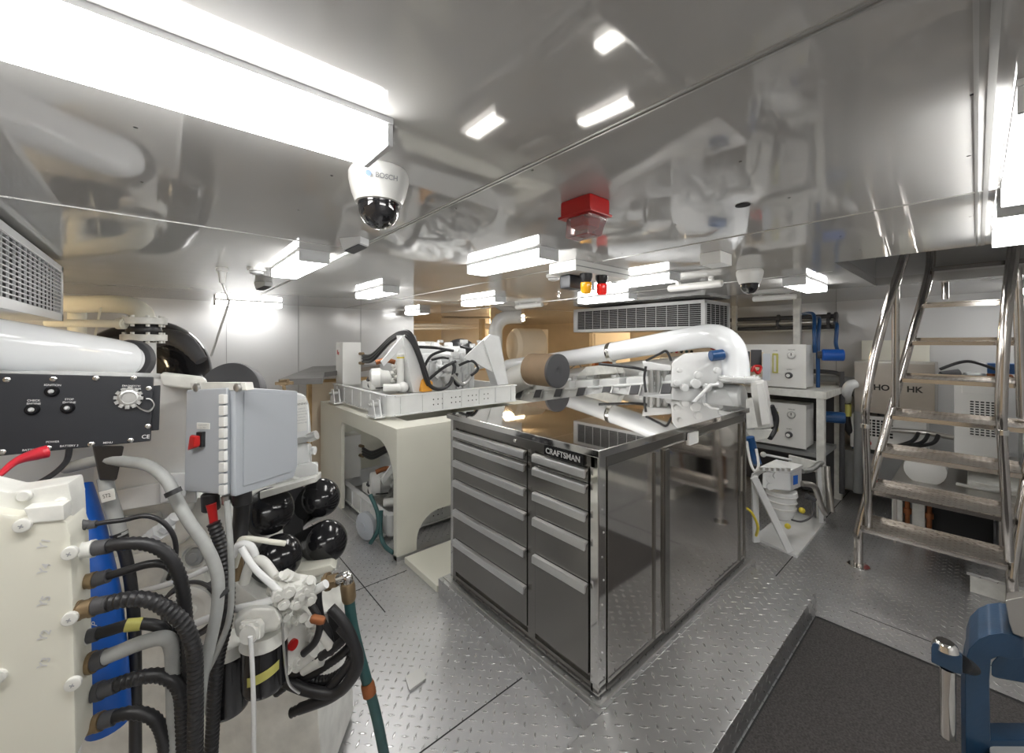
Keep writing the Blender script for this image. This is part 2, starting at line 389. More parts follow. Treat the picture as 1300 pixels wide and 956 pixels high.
lk = MB().lathe((CX0 + .001, 1.55, 1.098), (-1, 0, 0), [(0, .010), (.006, .010), (.008, .008), (.008, .003), (.004, .003)], 16).obj('lock', 'chrome', cb)
bd = MB().box(CX0 - .012, CX0, 1.10, 1.335, 1.073, 1.118, .003).obj('badge', 'black_gloss', cb, label='black maker plate with silver letters')
text('CRAFTSMAN', .036, 'ink_s', (CX0 - .013, 1.218, 1.095), (0, -1, 0), (0, 0, 1), bd, 'badge_lettering', bold=.03)
MB().box(CX0 - .004, CX0, 1.10, 1.335, 1.121, 1.125).obj('trim_strip', 'chrome', cb)
# sliding door side
MB().box(CX0 + .055, CX1 - .04, CY0 - .002, CY0 + .012, CZ1 - .09, CZ1 - .026).obj('door_track', 'cab', cb)
MB().box(CX0 + .055, CX1 - .04, CY0 - .002, CY0 + .012, CZ0, CZ0 + .03).obj('door_track', 'cab', cb)
for (a, b, off, nm) in ((1.43, 1.885, -.004, 0), (1.885, 2.47, -.010, 1), (2.47, 2.955, -.004, 0)):
    d = MB().box(a, b, CY0 + off, CY0 + off + .008, CZ0 + .03, CZ1 - .075, .001).obj('door', 'cab_side', cb)
    for x in ((b - .09, b - .005) if nm == 0 else (a + .002, )):
        MB().box(x, x + (.045 if nm else .012), CY0 + off - .008, CY0 + off, CZ0 + .04, CZ1 - .085, .002).obj('stile', 'cab', d)
MB().box(2.14, 2.25, CY0 - .016, CY0 - .008, 1.045, 1.11, .01).obj('latch', 'plastic_white', cb, label='white plastic oval latch')
m = MB()
for k in range(9):
    m.lathe((CX0 + .025 if k % 2 else CX0 + .035, CY0, .2 + k * .1), (0, -1, 0), [(0, .005), (.003, .003)], 10)
m.obj('rivets', 'galv', cb, kind='stuff')
# plinth and step
pl = thing('plinth', 'low diamond plate plinth carrying the tool cabinet', 'plinth', (2.2, 1.6, 0))
MB().box(1.315, 3.05, .985, 2.22, 0, .118, .004).obj('base', 'tread_step', pl)
MB().box(1.34, 3.03, 1.0, 1.008, .118, .130).box(1.34, 1.348, 1.0, 2.2, .118, .126).obj('track_rail', 'galv', pl)
st = MB().box(1.0, 2.94, .625, .983, 0, .12, .004); st.obj('platform_step', 'tread_step', None, label='long low diamond plate step beside the cabinet doors and the carpet mat', cat='step')
MB().box(1.33, 2.9, 2.26, 2.72, 0, .045, .006).obj('floor_board', 'cream', None, label='cream board lying on the floor between generator stand and tool cabinet', cat='board')
# mat
mt_ = thing('carpet_mat', 'charcoal ribbed carpet mat on the metal floor beside the step', 'mat', (2.1, .1, 0))
MB().box(.75, 2.86, -1.0, .61, 0, .010, .003).obj('pile', 'mat_dark', mt_)
MB().box(.74, 2.88, .608, .618, 0, .006).box(2.86, 2.885, -1.0, .61, 0, .006).obj('border', 'black', mt_)

# ================================================================ STAIRS
def sl(i): return Vector((3.72 + .06 * i, .535 - .047 * i, .30 + .262 * i))
def sr(i): return Vector((3.72 + .06 * i, -.115 - .03 * i, .30 + .262 * i))
sg = thing('ship_stair', 'steep stainless steel stair with diamond treads and tube rails up to the hatch', 'stairs', (3.9, .2, 0))
for i in range(8):
    a, b = sl(i), sr(i); dep = .25 if i < 7 else .5
    m = MB(); m.prism([a + Vector((0, 0, -.006)), b + Vector((0, 0, -.006)), b + Vector((dep, .0, -.006)), a + Vector((dep, 0, -.006))], (0, 0, .006))
    t = m.obj('tread', 'tread_stair', sg, shade=False)
    m = MB().prism([a + Vector((-.004, 0, -.03)), b + Vector((-.004, 0, -.03)), b + Vector((.004, 0, -.03)), a + Vector((.004, 0, -.03))], (0, 0, .026))
    m.prism([a + Vector((dep - .004, 0, -.006)), b + Vector((dep - .004, 0, -.006)), b + Vector((dep + .004, 0, -.006)), a + Vector((dep + .004, 0, -.006))], (0, 0, .03)).obj('tread_lip', 'steel', t)
R_ = .026
for f, s_, dy in ((sl, 1, .02), (sr, -1, -.02)):
    o = Vector((.06, dy, -.02)); b0 = f(0) + o
    pts = [Vector((b0.x - .02, b0.y, 0)), Vector((b0.x - .02, b0.y, .16)), b0 + Vector((-.01, 0, -.02)), f(1) + o, f(3) + o, f(5) + o, f(7) + o, f(7) + o + Vector((.03, 0, .3))]
    MB().tube(pts, R_, 16).obj('stringer', 'steel', sg)
    MB().cyl((b0.x - .02, b0.y, 0), (b0.x - .02, b0.y, .012), .065, seg=24, bev=.003).obj('foot_flange', 'chrome', sg)
# handrails
D_ = 2.78
for pts, posts in (
    ([at(1103, 672, 2.84), at(1101, 600, 2.82), at(1099, 540, 2.8), at(1099, 515, D_), at(1108, 462, D_), at(1126, 392, 2.77), at(1140, 350, 2.76), at(1152, 312, 2.74), at(1160, 270, 2.74)],
     [(at(1137, 360, 2.79), at(1137, 516, 2.86))]),
    ([at(1281, 712, 2.38), at(1276, 620, 2.36), at(1272, 548, 2.34), at(1271, 520, 2.33), at(1274, 440, 2.33), at(1281, 365, 2.33), at(1288, 310, 2.33), at(1294, 250, 2.33)],
     [(at(1291, 340, 2.40), at(1297, 530, 2.42))])):
    MB().tube(pts, [.022] * 3 + [.026] * (len(pts) - 3), 16).obj('handrail', 'steel', sg)
    for a, b in posts: MB().tube([a, b], .021, 16).obj('post', 'steel', sg)
    m = MB()
    for p in (pts[2],): m.lathe(p + Vector((0, 0, -.02)), (0, 0, 1), [(0, .022), (.002, .029), (.03, .029), (.034, .022)], 18)
    m.obj('rail_joint', 'chrome', sg)
MB().tube([at(1200, 300, 3.0), at(1200, 380, 3.0)], .02, 14).obj('hatch_post', 'steel', sg)

# ================================================================ CEILING DEVICES
def dome_cam(c, r, label, brand):
    t = thing('dome_camera', label, 'security camera', c)
    c = Vector(c)
    MB().lathe(c, (0, 0, -1), [(0, r * .93), (.01, r), (r * .35, r), (r * .8, r * .9), (r * 1.12, r * .78), (r * 1.15, r * .66)], 36).obj('housing', 'plastic_white', t)
    MB().lathe(c - Vector((0, 0, r * 1.13)), (0, 0, -1), [(0, r * .70)] + [(r * .15 + r * .72 * math.sin(a), r * .68 * math.cos(a)) for a in [PI / 2 * k / 8 for k in range(9)]], 32).obj('dome', 'smoke_glass', t)
    MB().cyl(c - Vector((0, 0, r * 1.2)), c - Vector((0, 0, r * 1.24)), r * .70, r * .69, 32).obj('ring', 'black_gloss', t)
    if brand:
        d = Vector((-c.x, -c.y, 0)).normalized(); q = Vector((-d.y, d.x, 0)); d2 = (d + q * .25).normalized()
        xd = Vector((-d2.y, d2.x, 0))
        text('BOSCH', .017, 'ink_g', c + d2 * (r * .975) - Vector((0, 0, r * .52)), xd, Vector((0, 0, 1)) - d2 * (-.12), t, 'lettering', bold=.02)
        MB().lathe(c + d2 * (r * .985) - Vector((0, 0, r * .52)) - xd * .044, d2, [(0, .007), (.0015, .007)], 16).obj('emblem', 'ink_b', t)
    return t
dome_cam(Vector((.434, 1.034, CZ)), .076, 'large white dome security camera on the ceiling beside the long light', True)
dome_cam(Vector((2.77, .93, CZ)), .075, 'smaller white dome security camera on the ceiling behind the cabinet, above its far corner', False)
def sensor(px, py, r, label, D=None):
    c = cei(px, py) if D is None else at(px, py, D); t = thing('smoke_detector', label, 'smoke detector', c)
    MB().lathe(c, (0, 0, -1), [(0, r), (.015, r), (.02, r * .9)], 24).obj('base', 'plastic_white', t)
    m = MB().lathe(c - Vector((0, 0, .02)), (0, 0, -1), [(0, r * .6), (.004, r * .75), (.016, r * .7), (.022, r * .3)], 20); m.obj('sensing_head', 'fix_grey', t)
sensor(326, 340, .05, 'white round smoke detector next to the slanted grey speaker')
sensor(703, 349, .05, 'white round smoke detector next to the black bell box')
sensor(783, 353, .055, 'white round smoke detector beside the red beacon')
def wedge(c, d, L, label):     # slanted wall-speaker shaped sensor
    t = thing('ceiling_speaker', label, 'speaker', c)
    c = Vector(c); x = Vector(d).normalized(); y = Vector((-x.y, x.x, 0)); z = Vector((0, 0, 1))
    MB().prism([c, c + x * L, c + x * L - z * .03, c + x * .02 - z * .055], y * .06, .004).obj('housing', 'fix_grey', t)
    MB().prism([c + x * (L - .01) - z * .036, c + x * .03 - z * .060, c + x * .03 - z * .057, c + x * (L - .01) - z * .033], y * .06).obj('grille', 'gasket', t)
wedge(cei(430, 302), FW * -.3 + RT, .11, 'slanted light grey speaker right behind the large dome camera')
wedge(cei(322, 358), FW * -.4 + RT, .12, 'slanted grey speaker between smoke detector and end wall light')
# sensor with conduit dropping down
c = cei(282, 340); t = thing('heat_sensor', 'white capped sensor with a thin bent conduit down to the engine', 'sensor', c)
MB().lathe(c, (0, 0, -1), [(0, .03), (.02, .03), (.025, .022), (.06, .018), (.09, .014), (.095, .008)], 18).obj('gland', 'plastic_white', t)
MB().tube([c - Vector((0, 0, .09)), at(291, 383, 2.45), at(268, 452, 2.5)], .006, 8, smooth=False).obj('conduit', 'galv', t)
# red strobe
c = Vector((1.02, .82, CZ)); t = thing('red_alarm_lamp', 'red square alarm lamp with clear lens on the ceiling', 'alarm lamp', c)
m = MB().box(c.x - .05, c.x + .05, c.y - .06, c.y + .06, CZ - .052, CZ, .008); m.box(c.x - .055, c.x + .055, c.y - .066, c.y + .066, CZ - .056, CZ - .048, .003); m.obj('housing', 'red', t)
m = MB().prism([(c.x - .046, c.y - .056, CZ - .056), (c.x + .046, c.y - .056, CZ - .056), (c.x + .035, c.y - .04, CZ - .115), (c.x - .035, c.y - .04, CZ - .115)], (0, .095, 0), .008)
m.obj('lens', 'clear', t, label='clear prismatic lens')
MB().box(c.x - .03, c.x + .03, c.y - .025, c.y + .03, CZ - .085, CZ - .056, .006).obj('reflector', 'red', t)
# beacon box
t = thing('beacon_box', 'white ceiling box carrying a bell and the amber and red beacons', 'beacon box', (1.95, 1.5, CZ))
MB().box(1.69, 2.2, 1.42, 1.62, CZ - .06, CZ, .004).obj('housing', 'plastic_white', t)
MB().box(1.69, 2.2, 1.415, 1.42, CZ - .036, CZ - .032).obj('lid_seam', 'grey_mid', t)
b0 = at(724, 352, 2.36)
MB().box(b0.x - .05, b0.x + .06, b0.y - .04, b0.y + .04, CZ - .14, CZ - .06, .012).obj('bell', 'black_panel', t)
for px, mt__, lb in ((744, 'amber', 'amber lens'), (764, 'red_glass', 'red lens')):
    b0 = at(px, 350, 2.30 if px == 744 else 2.36); b0.z = CZ - .06
    b = MB().lathe(b0, (0, 0, -1), [(0, .036), (.02, .036), (.05, .025)], 20).obj('beacon_socket', 'black', t)
    MB().lathe(b0 - Vector((0, 0, .05)), (0, 0, -1), [(0, .030), (.01, .032), (.05, .030), (.062, .022), (.066, .0)], 20).obj('lens', mt__, b, label=lb)
# white duct box on ceiling
c = cei(908, 322); MB().box(c.x - .06, c.x + .08, c.y - .05, c.y + .05, CZ - .06, CZ, .004).obj('ceiling_junction_box', 'plastic_white', None, label='small white junction box on the ceiling in front of the air unit', cat='junction box')
# sprinkler
c = cei(709, 372); MB().lathe(c, (0, 0, -1), [(0, .02), (.006, .02), (.008, .008), (.03, .010), (.045, .005), (.05, .016), (.053, .016)], 14).obj('sprinkler', 'chrome', None, label='small chrome sprinkler head on the ceiling beside a tube lamp', cat='sprinkler')
c = cei(943, 260); MB().lathe(c - Vector((0, 0, .003)), (0, 0, 1), [(0, .022), (.002, .022)], 20).obj('ceiling_plug', 'dark', None, label='black round plug in the glossy ceiling', cat='plug')
# ceiling cap screws
proto = MB().lathe((0, 0, 0), (0, 0, -1), [(0, .009), (.004, .008), (.006, .004)], 12).obj('ceiling_screw', 'chrome', None, label='small chrome cap screw fixed to the glossy ceiling', cat='screw', group='cap screws on the ceiling')
big = None
for i, (px, py) in enumerate([(172, 162), (180, 231), (421, 223), (379, 267), (186, 272), (347, 300), (323, 322), (311, 336), (508, 328), (545, 372), (430, 333), (608, 322), (560, 341), (633, 312), (837, 130), (665, 211), (676, 216), (566, 260), (579, 265), (506, 293), (940, 205), (1002, 251), (858, 285), (968, 297), (1038, 281), (1235, 120), (1230, 198), (1232, 275), (1067, 300), (1092, 317), (985, 331), (790, 322), (1105, 328), (408, 358), (870, 306)]):
    o = proto if i == 0 else proto.copy()
    if i: COL.objects.link(o)
    p = cei(px, py); o.location = (p.x, p.y, CZ)

# ================================================================ AIR UNITS
def grid_face(m, o, xd, W_, zd, H_, nx, nz, w=.0035, dep=.012):
    xd = Vector(xd).normalized(); zd = Vector(zd).normalized(); nn = xd.cross(zd)
    for i in range(nx + 1):
        p = o + xd * (W_ * i / nx); m.obox(p + zd * (H_ / 2), xd * w, nn * dep, zd * H_)
    for j in range(nz + 1):
        p = o + zd * (H_ * j / nz) + xd * (W_ / 2); m.obox(p, xd * W_, nn * dep * .8, zd * w)
    return m
t = thing('ceiling_air_unit', 'long grey ceiling air unit with louvred grilles above the rear engine', 'air conditioner', (4.4, 2.6, 1.73))
x0, x1, y0, y1, z0, z1 = 4.07, 4.7, 1.77, 3.45, 1.73, 2.028
MB().box(x0 + .02, x1 - .02, y0 + .02, y1, z0 + .01, z1).obj('core', 'dark', t)
m = MB()
for (a, b) in ((z0, z0 + .035), (z1 - .035, z1)): m.box(x0, x1, y0, y1 + .01, a, b, .004)
for (ya, yb) in ((y0, y0 + .04), (y1 - .05, y1 + .01)): m.box(x0, x0 + .05, ya, yb, z0, z1, .004)
m.box(x1 - .04, x1, y0, y0 + .03, z0, z1, .004)
m.obj('frame', 'fix_grey', t)
grid_face(MB(), Vector((x0 + .008, y1 - .05, z0 + .035)), (0, -1, 0), y1 - y0 - .09, (0, 0, 1), z1 - z0 - .07, 13, 11, .003, .005).obj('grille', 'fix_grey', t)
grid_face(MB(), Vector((x0 + .05, y0 + .008, z0 + .035)), (1, 0, 0), x1 - x0 - .09, (0, 0, 1), z1 - z0 - .07, 5, 11, .003, .005).obj('grille', 'fix_grey', t)
t = thing('wall_air_unit', 'grey framed air unit with egg crate grille beside the big white pipe', 'air conditioner', (-.7, 2.6, 1.72))
x1, x0, y0, y1, z0, z1 = -.42, -1.0, 1.6, 3.42, 1.72, 2.028
MB().box(x0, x1 - .025, y0 + .02, y1 - .01, z0 + .01, z1 - .005).obj('core', 'dark', t)
m = MB(); m.box(x0, x1, y0, y1, z0, z0 + .04, .004); m.box(x0, x1, y0, y1, z1 - .035, z1, .004); m.box(x1 - .04, x1, y1 - .045, y1, z0, z1, .004); m.box(x1 - .04, x1, y0, y0 + .05, z0, z1, .004)
m.obj('frame', 'fix_grey', t)
grid_face(MB(), Vector((x1 - .006, y0 + .05, z0 + .04)), (0, 1, 0), y1 - y0 - .1, (0, 0, 1), z1 - z0 - .075, 20, 12, .004, .007).obj('grille', 'fix_grey', t)

# ================================================================ helpers for tilted faces
def hull(m, pts, bev=0.0):
    t = bmesh.new()
    for p in pts: t.verts.new(p)
    r = bmesh.ops.convex_hull(t, input=t.verts[:])
    bmesh.ops.delete(t, geom=[v for v in t.verts if not v.link_faces], context='VERTS')
    bmesh.ops.dissolve_limit(t, angle_limit=.03, verts=t.verts[:], edges=t.edges[:])
    bmesh.ops.recalc_face_normals(t, faces=t.faces)
    if bev: bmesh.ops.bevel(t, geom=t.edges[:], offset=bev, segments=3, affect='EDGES', profile=.6)
    return m._merge(t)
MB.hull = hull
class Pl:
    """a tilted flat face in the room given by three points; p() finds the point on it seen at a pixel"""
    def __init__(s, a, b, c):
        s.o = a; s.x = (b - a).normalized(); s.n = s.x.cross(c - a).normalized()
        if s.n.dot(Vector((0, 0, H)) - a) < 0: s.n = -s.n
        s.y = s.n.cross(s.x)
        if s.y.z < 0: s.y = -s.y
        if s.x.cross(s.y).dot(s.n) < 0: s.x = -s.x
    def p(s, px, py, off=0.0):
        c = Vector((0, 0, H)); d = at(px, py, 1) - c
        return c + d * ((s.o - c).dot(s.n) / d.dot(s.n)) + s.n * off
def hose(pts, rpx, m, label, cat='hose', name='hose', corr=0, pitch=.012, group=None, seg=12, parent=None, D=None):
    P = [at(*q) if len(q) == 3 else at(q[0], q[1], D) for q in pts]
    r = [(rpx if not isinstance(rpx, (list, tuple)) else rpx[i]) * (pts[i][2] if len(pts[i]) == 3 else D) / FPX for i in range(len(pts))]
    return MB().tube(P, r, seg, corr=corr, pitch=pitch).obj(name, m, parent, label=label, cat=cat if parent is None else None, group=group)

# ================================================================ GENERATOR STAND
gs = thing('generator_stand', 'cream painted steel stand with rounded openings carrying the upper generator', 'stand', (2.1, 3.7, 0))
def rounded_open(w0, w1, z1, r0, r1, n=8):
    """arch outline of an opening from the floor: (w, z) list"""
    out = [(w0, 0)]
    if r0: out += [(w0 + r0 - r0 * math.cos(PI / 2 * k / n), z1 - r0 + r0 * math.sin(PI / 2 * k / n)) for k in range(n + 1)]
    else: out.append((w0, z1))
    if r1: out += [(w1 - r1 + r1 * math.sin(PI / 2 * k / n), z1 - r1 + r1 * math.cos(PI / 2 * k / n)) for k in range(n + 1)]
    else: out.append((w1, z1))
    out.append((w1, 0)); return out
SX0, SX1, SY0, SY1, SZ = 1.30, 2.97, 2.78, 4.65, .965
op = rounded_open(2.83, 3.98, .84, .30, .03)
pts = [(SX0, SY0, 0)] + [(SX0, w, z) for w, z in op] + [(SX0, SY1, 0), (SX0, SY1, SZ - .02), (SX0, SY0, SZ - .02)]
MB().prism(pts, (.03, 0, 0)).obj('side_plate', 'cream', gs)
op = rounded_open(1.46, 2.85, .29, .2, .2)
pts = [(SX0 + .03, SY0, .03)] + [(w, SY0, max(z, .03)) for w, z in op] + [(SX1, SY0, .03), (SX1, SY0, SZ - .02), (SX0 + .03, SY0, SZ - .02)]
MB().prism(pts, (0, .03, 0)).obj('front_plate', 'cream', gs)
MB().box(SX0, SX1, SY0 - .01, SY0 + .05, 0, .03).box(SX0, SX0 + .05, SY0, SY1, 0, .012).obj('floor_angle', 'galv', gs)
m = MB(); m.box(SX0, SX1, SY0, 3.02, SZ - .02, SZ).box(SX0, 1.50, 3.02, SY1, SZ - .02, SZ).box(2.72, SX1, 3.02, SY1, SZ - .02, SZ).box(1.5, 2.72, 4.42, SY1, SZ - .02, SZ)
m.obj('top_plate', 'cream', gs)
MB().box(SX1 - .03, SX1, SY0 + .03, SY1, 0, SZ - .02).obj('side_plate', 'cream', gs)
MB().box(SX0 + .03, SX1 - .03, SY1 - .03, SY1, 0, SZ - .02).obj('back_plate', 'cream', gs)
MB().box(SX0 + .03, 1.40, 2.81, 2.9, .10, SZ - .02).obj('inner_rib', 'cream', gs)

# ================================================================ GENERATORS (one built, one copied below)
def generator():
    g = thing('generator_set', 'white diesel generator on a ribbed white skid on top of the cream stand', 'generator', (2.05, 3.8, .985))
    x0, x1, y0, y1, z0, z1 = 1.39, 2.76, 3.12, 4.5, .995, 1.165
    m = MB(); m.box(x0 + .04, x1, y0, y0 + .04, z0, z1, .004).box(x0, x0 + .04, y0 + .04, y1, z0, z1, .004).box(x1 - .04, x1, y0 + .04, y1, z0, z1, .004).box(x0 + .04, x1, y1 - .04, y1, z0, z1, .004)
    m.lathe((x0 + .04, y0 + .04, z0), (0, 0, 1), [(0, .04), (z1 - z0, .04)], 24)
    for z in (z0, z1 - .014): m.box(x0 + .05, x1 + .006, y0 - .012, y0, z, z + .014, .002).box(x0 - .012, x0, y0 + .05, y1, z, z + .014, .002)
    for k in range(7): m.box(x0 + .1 + k * .2, x0 + .108 + k * .2, y0 - .010, y0, z0 + .01, z1 - .01)
    for k in range(6): m.box(x0 - .010, x0, y0 + .15 + k * .22, y0 + .158 + k * .22, z0 + .01, z1 - .01)
    sk = m.obj('skid', 'white', g)
    m = MB()
    for i in range(11):
        for j in (0, 1): m.lathe((1.8 + i * .045 + (i // 3) * .05, y0 - .001, z0 + .06 + j * .045), (0, -1, 0), [(0, .006), (.001, .006)], 10)
    m.obj('bolt_holes', 'dark', sk, kind='stuff')
    for (yy) in (3.27, 4.28):     # mounting feet on the end
        f = MB().prism([(x0 - .02, yy - .075, z0 - .005), (x0 - .02, yy + .075, z0 - .005), (x0 - .02, yy + .03, z0 + .13), (x0 - .02, yy - .03, z0 + .13)], (-.012, 0, 0), .002)
        f.prism([(x0 - .075, yy - .075, z0 - .005), (x0 - .075, yy + .075, z0 - .005), (x0 - .075, yy + .03, z0 + .13), (x0 - .075, yy - .03, z0 + .13)], (-.008, 0, 0), .002)
        f.box(x0 - .09, x0, yy - .09, yy + .09, z0 - .012, z0)
        f = f.obj('mounting_foot', 'white', g)
        MB().lathe((x0 - .01, yy, z0 + .09), (-1, 0, 0), [(0, .018), (.085, .018), (.085, .012), (.1, .012)], 14).obj('mount_bolt', 'galv', f)
    # control cabinet
    b = MB().box(1.41, 1.60, 4.28, 4.49, z1 - .01, 1.60, .006).obj('control_cabinet', 'plastic_white', g)
    MB().box(1.404, 1.41, 4.36, 4.44, 1.46, 1.53).obj('sticker', 'label', b); MB().box(1.402, 1.405, 4.37, 4.40, 1.47, 1.50).box(1.402, 1.405, 4.41, 4.43, 1.475, 1.52).obj('sticker_print', 'red', b)
    for z in (1.38, 1.48): MB().cyl((1.585, 4.30, z), (1.60, 4.22, z), .016, seg=12).obj('cable_gland', 'brass', b)
    # engine block with ribs
    m = MB().box(1.72, 2.45, 3.40, 4.1, 1.12, 1.42, .03)
    for k in range(9): m.box(1.76 + k * .075, 1.785 + k * .075, 3.375, 3.41, 1.14, 1.40, .008)
    m.obj('engine_block', 'white', g)
    m = MB().box(1.75, 2.40, 3.47, 3.95, 1.40, 1.56, .05)
    for k in range(4): m.cyl((1.84 + k * .16, 3.71, 1.54), (1.84 + k * .16, 3.71, 1.60), .05, .045, 16, .008)
    m.obj('rocker_cover', 'white', g)
    m = MB().lathe((1.8, 4.0, 1.44), (1, 0, 0), [(0, .07), (.03, .15), (.1, .17), (.5, .17), (.6, .13), (.64, .05)], 24)
    m.obj('exhaust_lagging', 'label', g, label='white quilted exhaust jacket')
    MB().ball((2.5, 3.75, 1.52), .16, (1.1, .9, .75)).obj('air_cleaner', 'black', g, label='black round air cleaner')
    m = MB().tube([(1.85, 3.42, 1.46), (2.05, 3.40, 1.47), (2.3, 3.41, 1.46)], .035, 14)
    for k in range(4): m.tube([(1.87 + k * .14, 3.40, 1.46), (1.87 + k * .14, 3.37, 1.38), (1.87 + k * .14, 3.41, 1.30)], .024, 10)
    m.obj('manifold', 'white', g)
    m = MB().cyl((2.08, 3.37, 1.25), (2.08, 3.30, 1.25), .055, seg=20, bev=.01).cyl((2.08, 3.30, 1.40), (2.08, 3.30, 1.32), .04, .05, 18, .006); m.obj('fuel_filter', 'plastic_white', g)
    # pulley housing / alternator end
    m = MB().lathe((1.47, 3.72, 1.25), (1, -.35, 0), [(0, .085), (.015, .105), (.09, .11), (.11, .09), (.17, .08), (.2, .05)], 28)
    m.box(1.44, 1.62, 3.62, 3.84, 1.16, 1.24, .02); h_ = m.obj('alternator', 'plastic_white', g)
    MB().lathe((1.462, 3.722, 1.25), (-1, .35, 0), [(0, .030), (.012, .026), (.012, .012), (.02, .012)], 16).obj('shaft_cap', 'gasket', h_)
    m = MB()
    for k in range(14):
        a = k * .45; m.ball((1.66 + .03 * math.cos(k * 2.1), 3.55 + .05 * math.sin(k), 1.22 + .012 * k), .03, (1, 1, .8), 10)
    m.obj('pump_body', 'white_soft', g)
    m = MB()
    for k in range(16): m.ball((1.56 + .022 * (k % 6), 3.33 + .05 * math.sin(k * 1.7), 1.185 + .016 * (k % 3)), .02, (1, 1, 1), 8)
    m.obj('belt_drive', 'dark_slab', g)
    # A frames
    for i, x in enumerate((1.66, 2.44)):
        m = MB(); s_ = 1 if i else 1
        xx = x
        if i == 0: P = [(xx, 3.2, z1), (xx + .1, 3.2, z1), (xx - .0, 3.2, 1.66), (xx - .06, 3.2, 1.68), (xx - .10, 3.2, 1.66)]
        else: P = [(xx + .16, 3.2, z1), (xx + .28, 3.2, z1), (xx + .16, 3.2, 1.66), (xx + .05, 3.2, 1.68), (xx - .02, 3.2, 1.62)]
        m.prism(P, (0, .016, 0), .002)
        m.prism([(P[0][0], 3.2, z1), (P[-1][0], 3.2, P[-1][2]), (P[-1][0] - .012, 3.2, P[-1][2]), (P[0][0] - .012, 3.2, z1)], (0, .12, 0), .002)
        m.prism([(P[1][0], 3.2, z1), (P[2][0], 3.2, P[2][2]), (P[2][0] + .012, 3.2, P[2][2]), (P[1][0] + .012, 3.2, z1)], (0, .12, 0), .002)
        if i: m.prism([(xx - .26, 3.215, 1.45), (xx + .02, 3.215, 1.66), (xx + .16, 3.215, z1 + .1), (xx - .12, 3.215, 1.40)], (0, .014, 0), .002)
        else: m.prism([(xx - .10, 3.22, 1.66), (xx - .0, 3.22, 1.66), (xx - .27, 3.22, 1.40), (xx - .29, 3.22, 1.44)], (0, .02, 0), .002)
        m.obj('lifting_bracket', 'white', g)
    # standpipe with yellow band
    m = MB().cyl((1.565, 3.27, 1.22), (1.565, 3.27, 1.50), .031, seg=20, bev=.004).cyl((1.42, 3.30, 1.215), (1.60, 3.22, 1.21), .033, seg=18, bev=.006).ball((1.575, 3.235, 1.215), .045)
    sp_ = m.obj('standpipe', 'plastic_white', g)
    MB().cyl((1.565, 3.27, 1.462), (1.565, 3.27, 1.475), .0325, seg=20).obj('colour_band', 'yellow', sp_, label='yellow band')
    MB().tube([(1.44, 3.5, 1.42), (1.52, 3.48, 1.44), (1.6, 3.46, 1.42)], .022, 12).obj('pipe_elbow', 'copper', g, label='rusty copper pipe')
    # hoses
    def gh(pts, r, m='black', n='hose'): MB().tube(pts, r, 10).obj(n, m, g)
    for k, dz in enumerate((0, .03, .058)):
        gh([(1.60, 4.22, 1.40 + dz), (1.59, 3.95, 1.42 + dz), (1.57, 3.5, 1.60 + dz * .6), (1.57, 3.25, 1.66 + dz * .5), (1.62, 3.17, 1.60 + dz), (1.70 + .01 * k, 3.15, 1.40), (1.76 + .012 * k, 3.16, 1.22)], .016)
    gh([(1.70, 3.15, 1.40), (1.76, 3.14, 1.24), (1.88, 3.16, 1.18), (2.02, 3.2, 1.22), (2.08, 3.22, 1.36), (2.06, 3.24, 1.42)], .017)
    gh([(1.72, 3.3, 1.56), (1.9, 3.27, 1.55), (2.1, 3.27, 1.52)], .014); gh([(1.80, 3.28, 1.38), (1.86, 3.26, 1.48), (2.0, 3.24, 1.53)], .013)
    gh([(1.82, 3.25, 1.26), (1.95, 3.22, 1.36), (2.1, 3.23, 1.42)], .014); gh([(2.16, 3.26, 1.38), (2.28, 3.22, 1.42), (2.34, 3.2, 1.34), (2.26, 3.2, 1.28)], .013)
    gh([(2.15, 3.28, 1.30), (2.12, 3.27, 1.22), (2.16, 3.26, 1.18)], .014); gh([(2.2, 3.3, 1.56), (2.32, 3.28, 1.53), (2.38, 3.27, 1.52)], .013)
    gh([(1.85, 3.24, 1.44), (1.95, 3.22, 1.46), (2.02, 3.23, 1.45)], .011)
    gh([(1.62, 3.42, 1.34), (1.68, 3.36, 1.28), (1.66, 3.3, 1.20)], .02)
    gh([(1.46, 3.70, 1.25), (1.44, 3.66, 1.19), (1.52, 3.6, 1.18), (1.56, 3.52, 1.2)], .006)
    m = MB().hull([(1.70, 3.14, 1.17), (1.80, 3.14, 1.17), (1.82, 3.16, 1.25), (1.74, 3.16, 1.29), (1.70, 3.16, 1.27), (1.70, 3.20, 1.17), (1.80, 3.2, 1.17), (1.75, 3.2, 1.29)], .006)
    m.obj('terminal_boot', 'orange', g, label='orange terminal boot')
    m = MB()
    random.seed(7)
    for k in range(26):
        a = Vector((1.95 + random.random() * .5, 3.28 + random.random() * .12, 1.22 + random.random() * .38))
        if random.random() < .5: m.box(a.x, a.x + .02 + random.random() * .06, a.y, a.y + .04, a.z, a.z + .02 + random.random() * .05, .004)
        else: m.cyl(a, a + Vector((random.uniform(-.08, .08), .0, random.uniform(-.06, .08))), .010 + random.random() * .012, seg=10)
    m.obj('fuel_rail', 'white', g, kind='stuff')
    MB().tube([(2.05, 3.2, 1.3), (2.18, 3.22, 1.2), (2.34, 3.24, 1.33), (2.45, 3.26, 1.36)], .02, 12).obj('coolant_pipe', 'galv', g)
    return g
gen = generator()
lower = copy_tree(gen, (2.05, 3.8, .012), 'white diesel generator sitting on the floor inside the cream stand, seen through its arch', None)
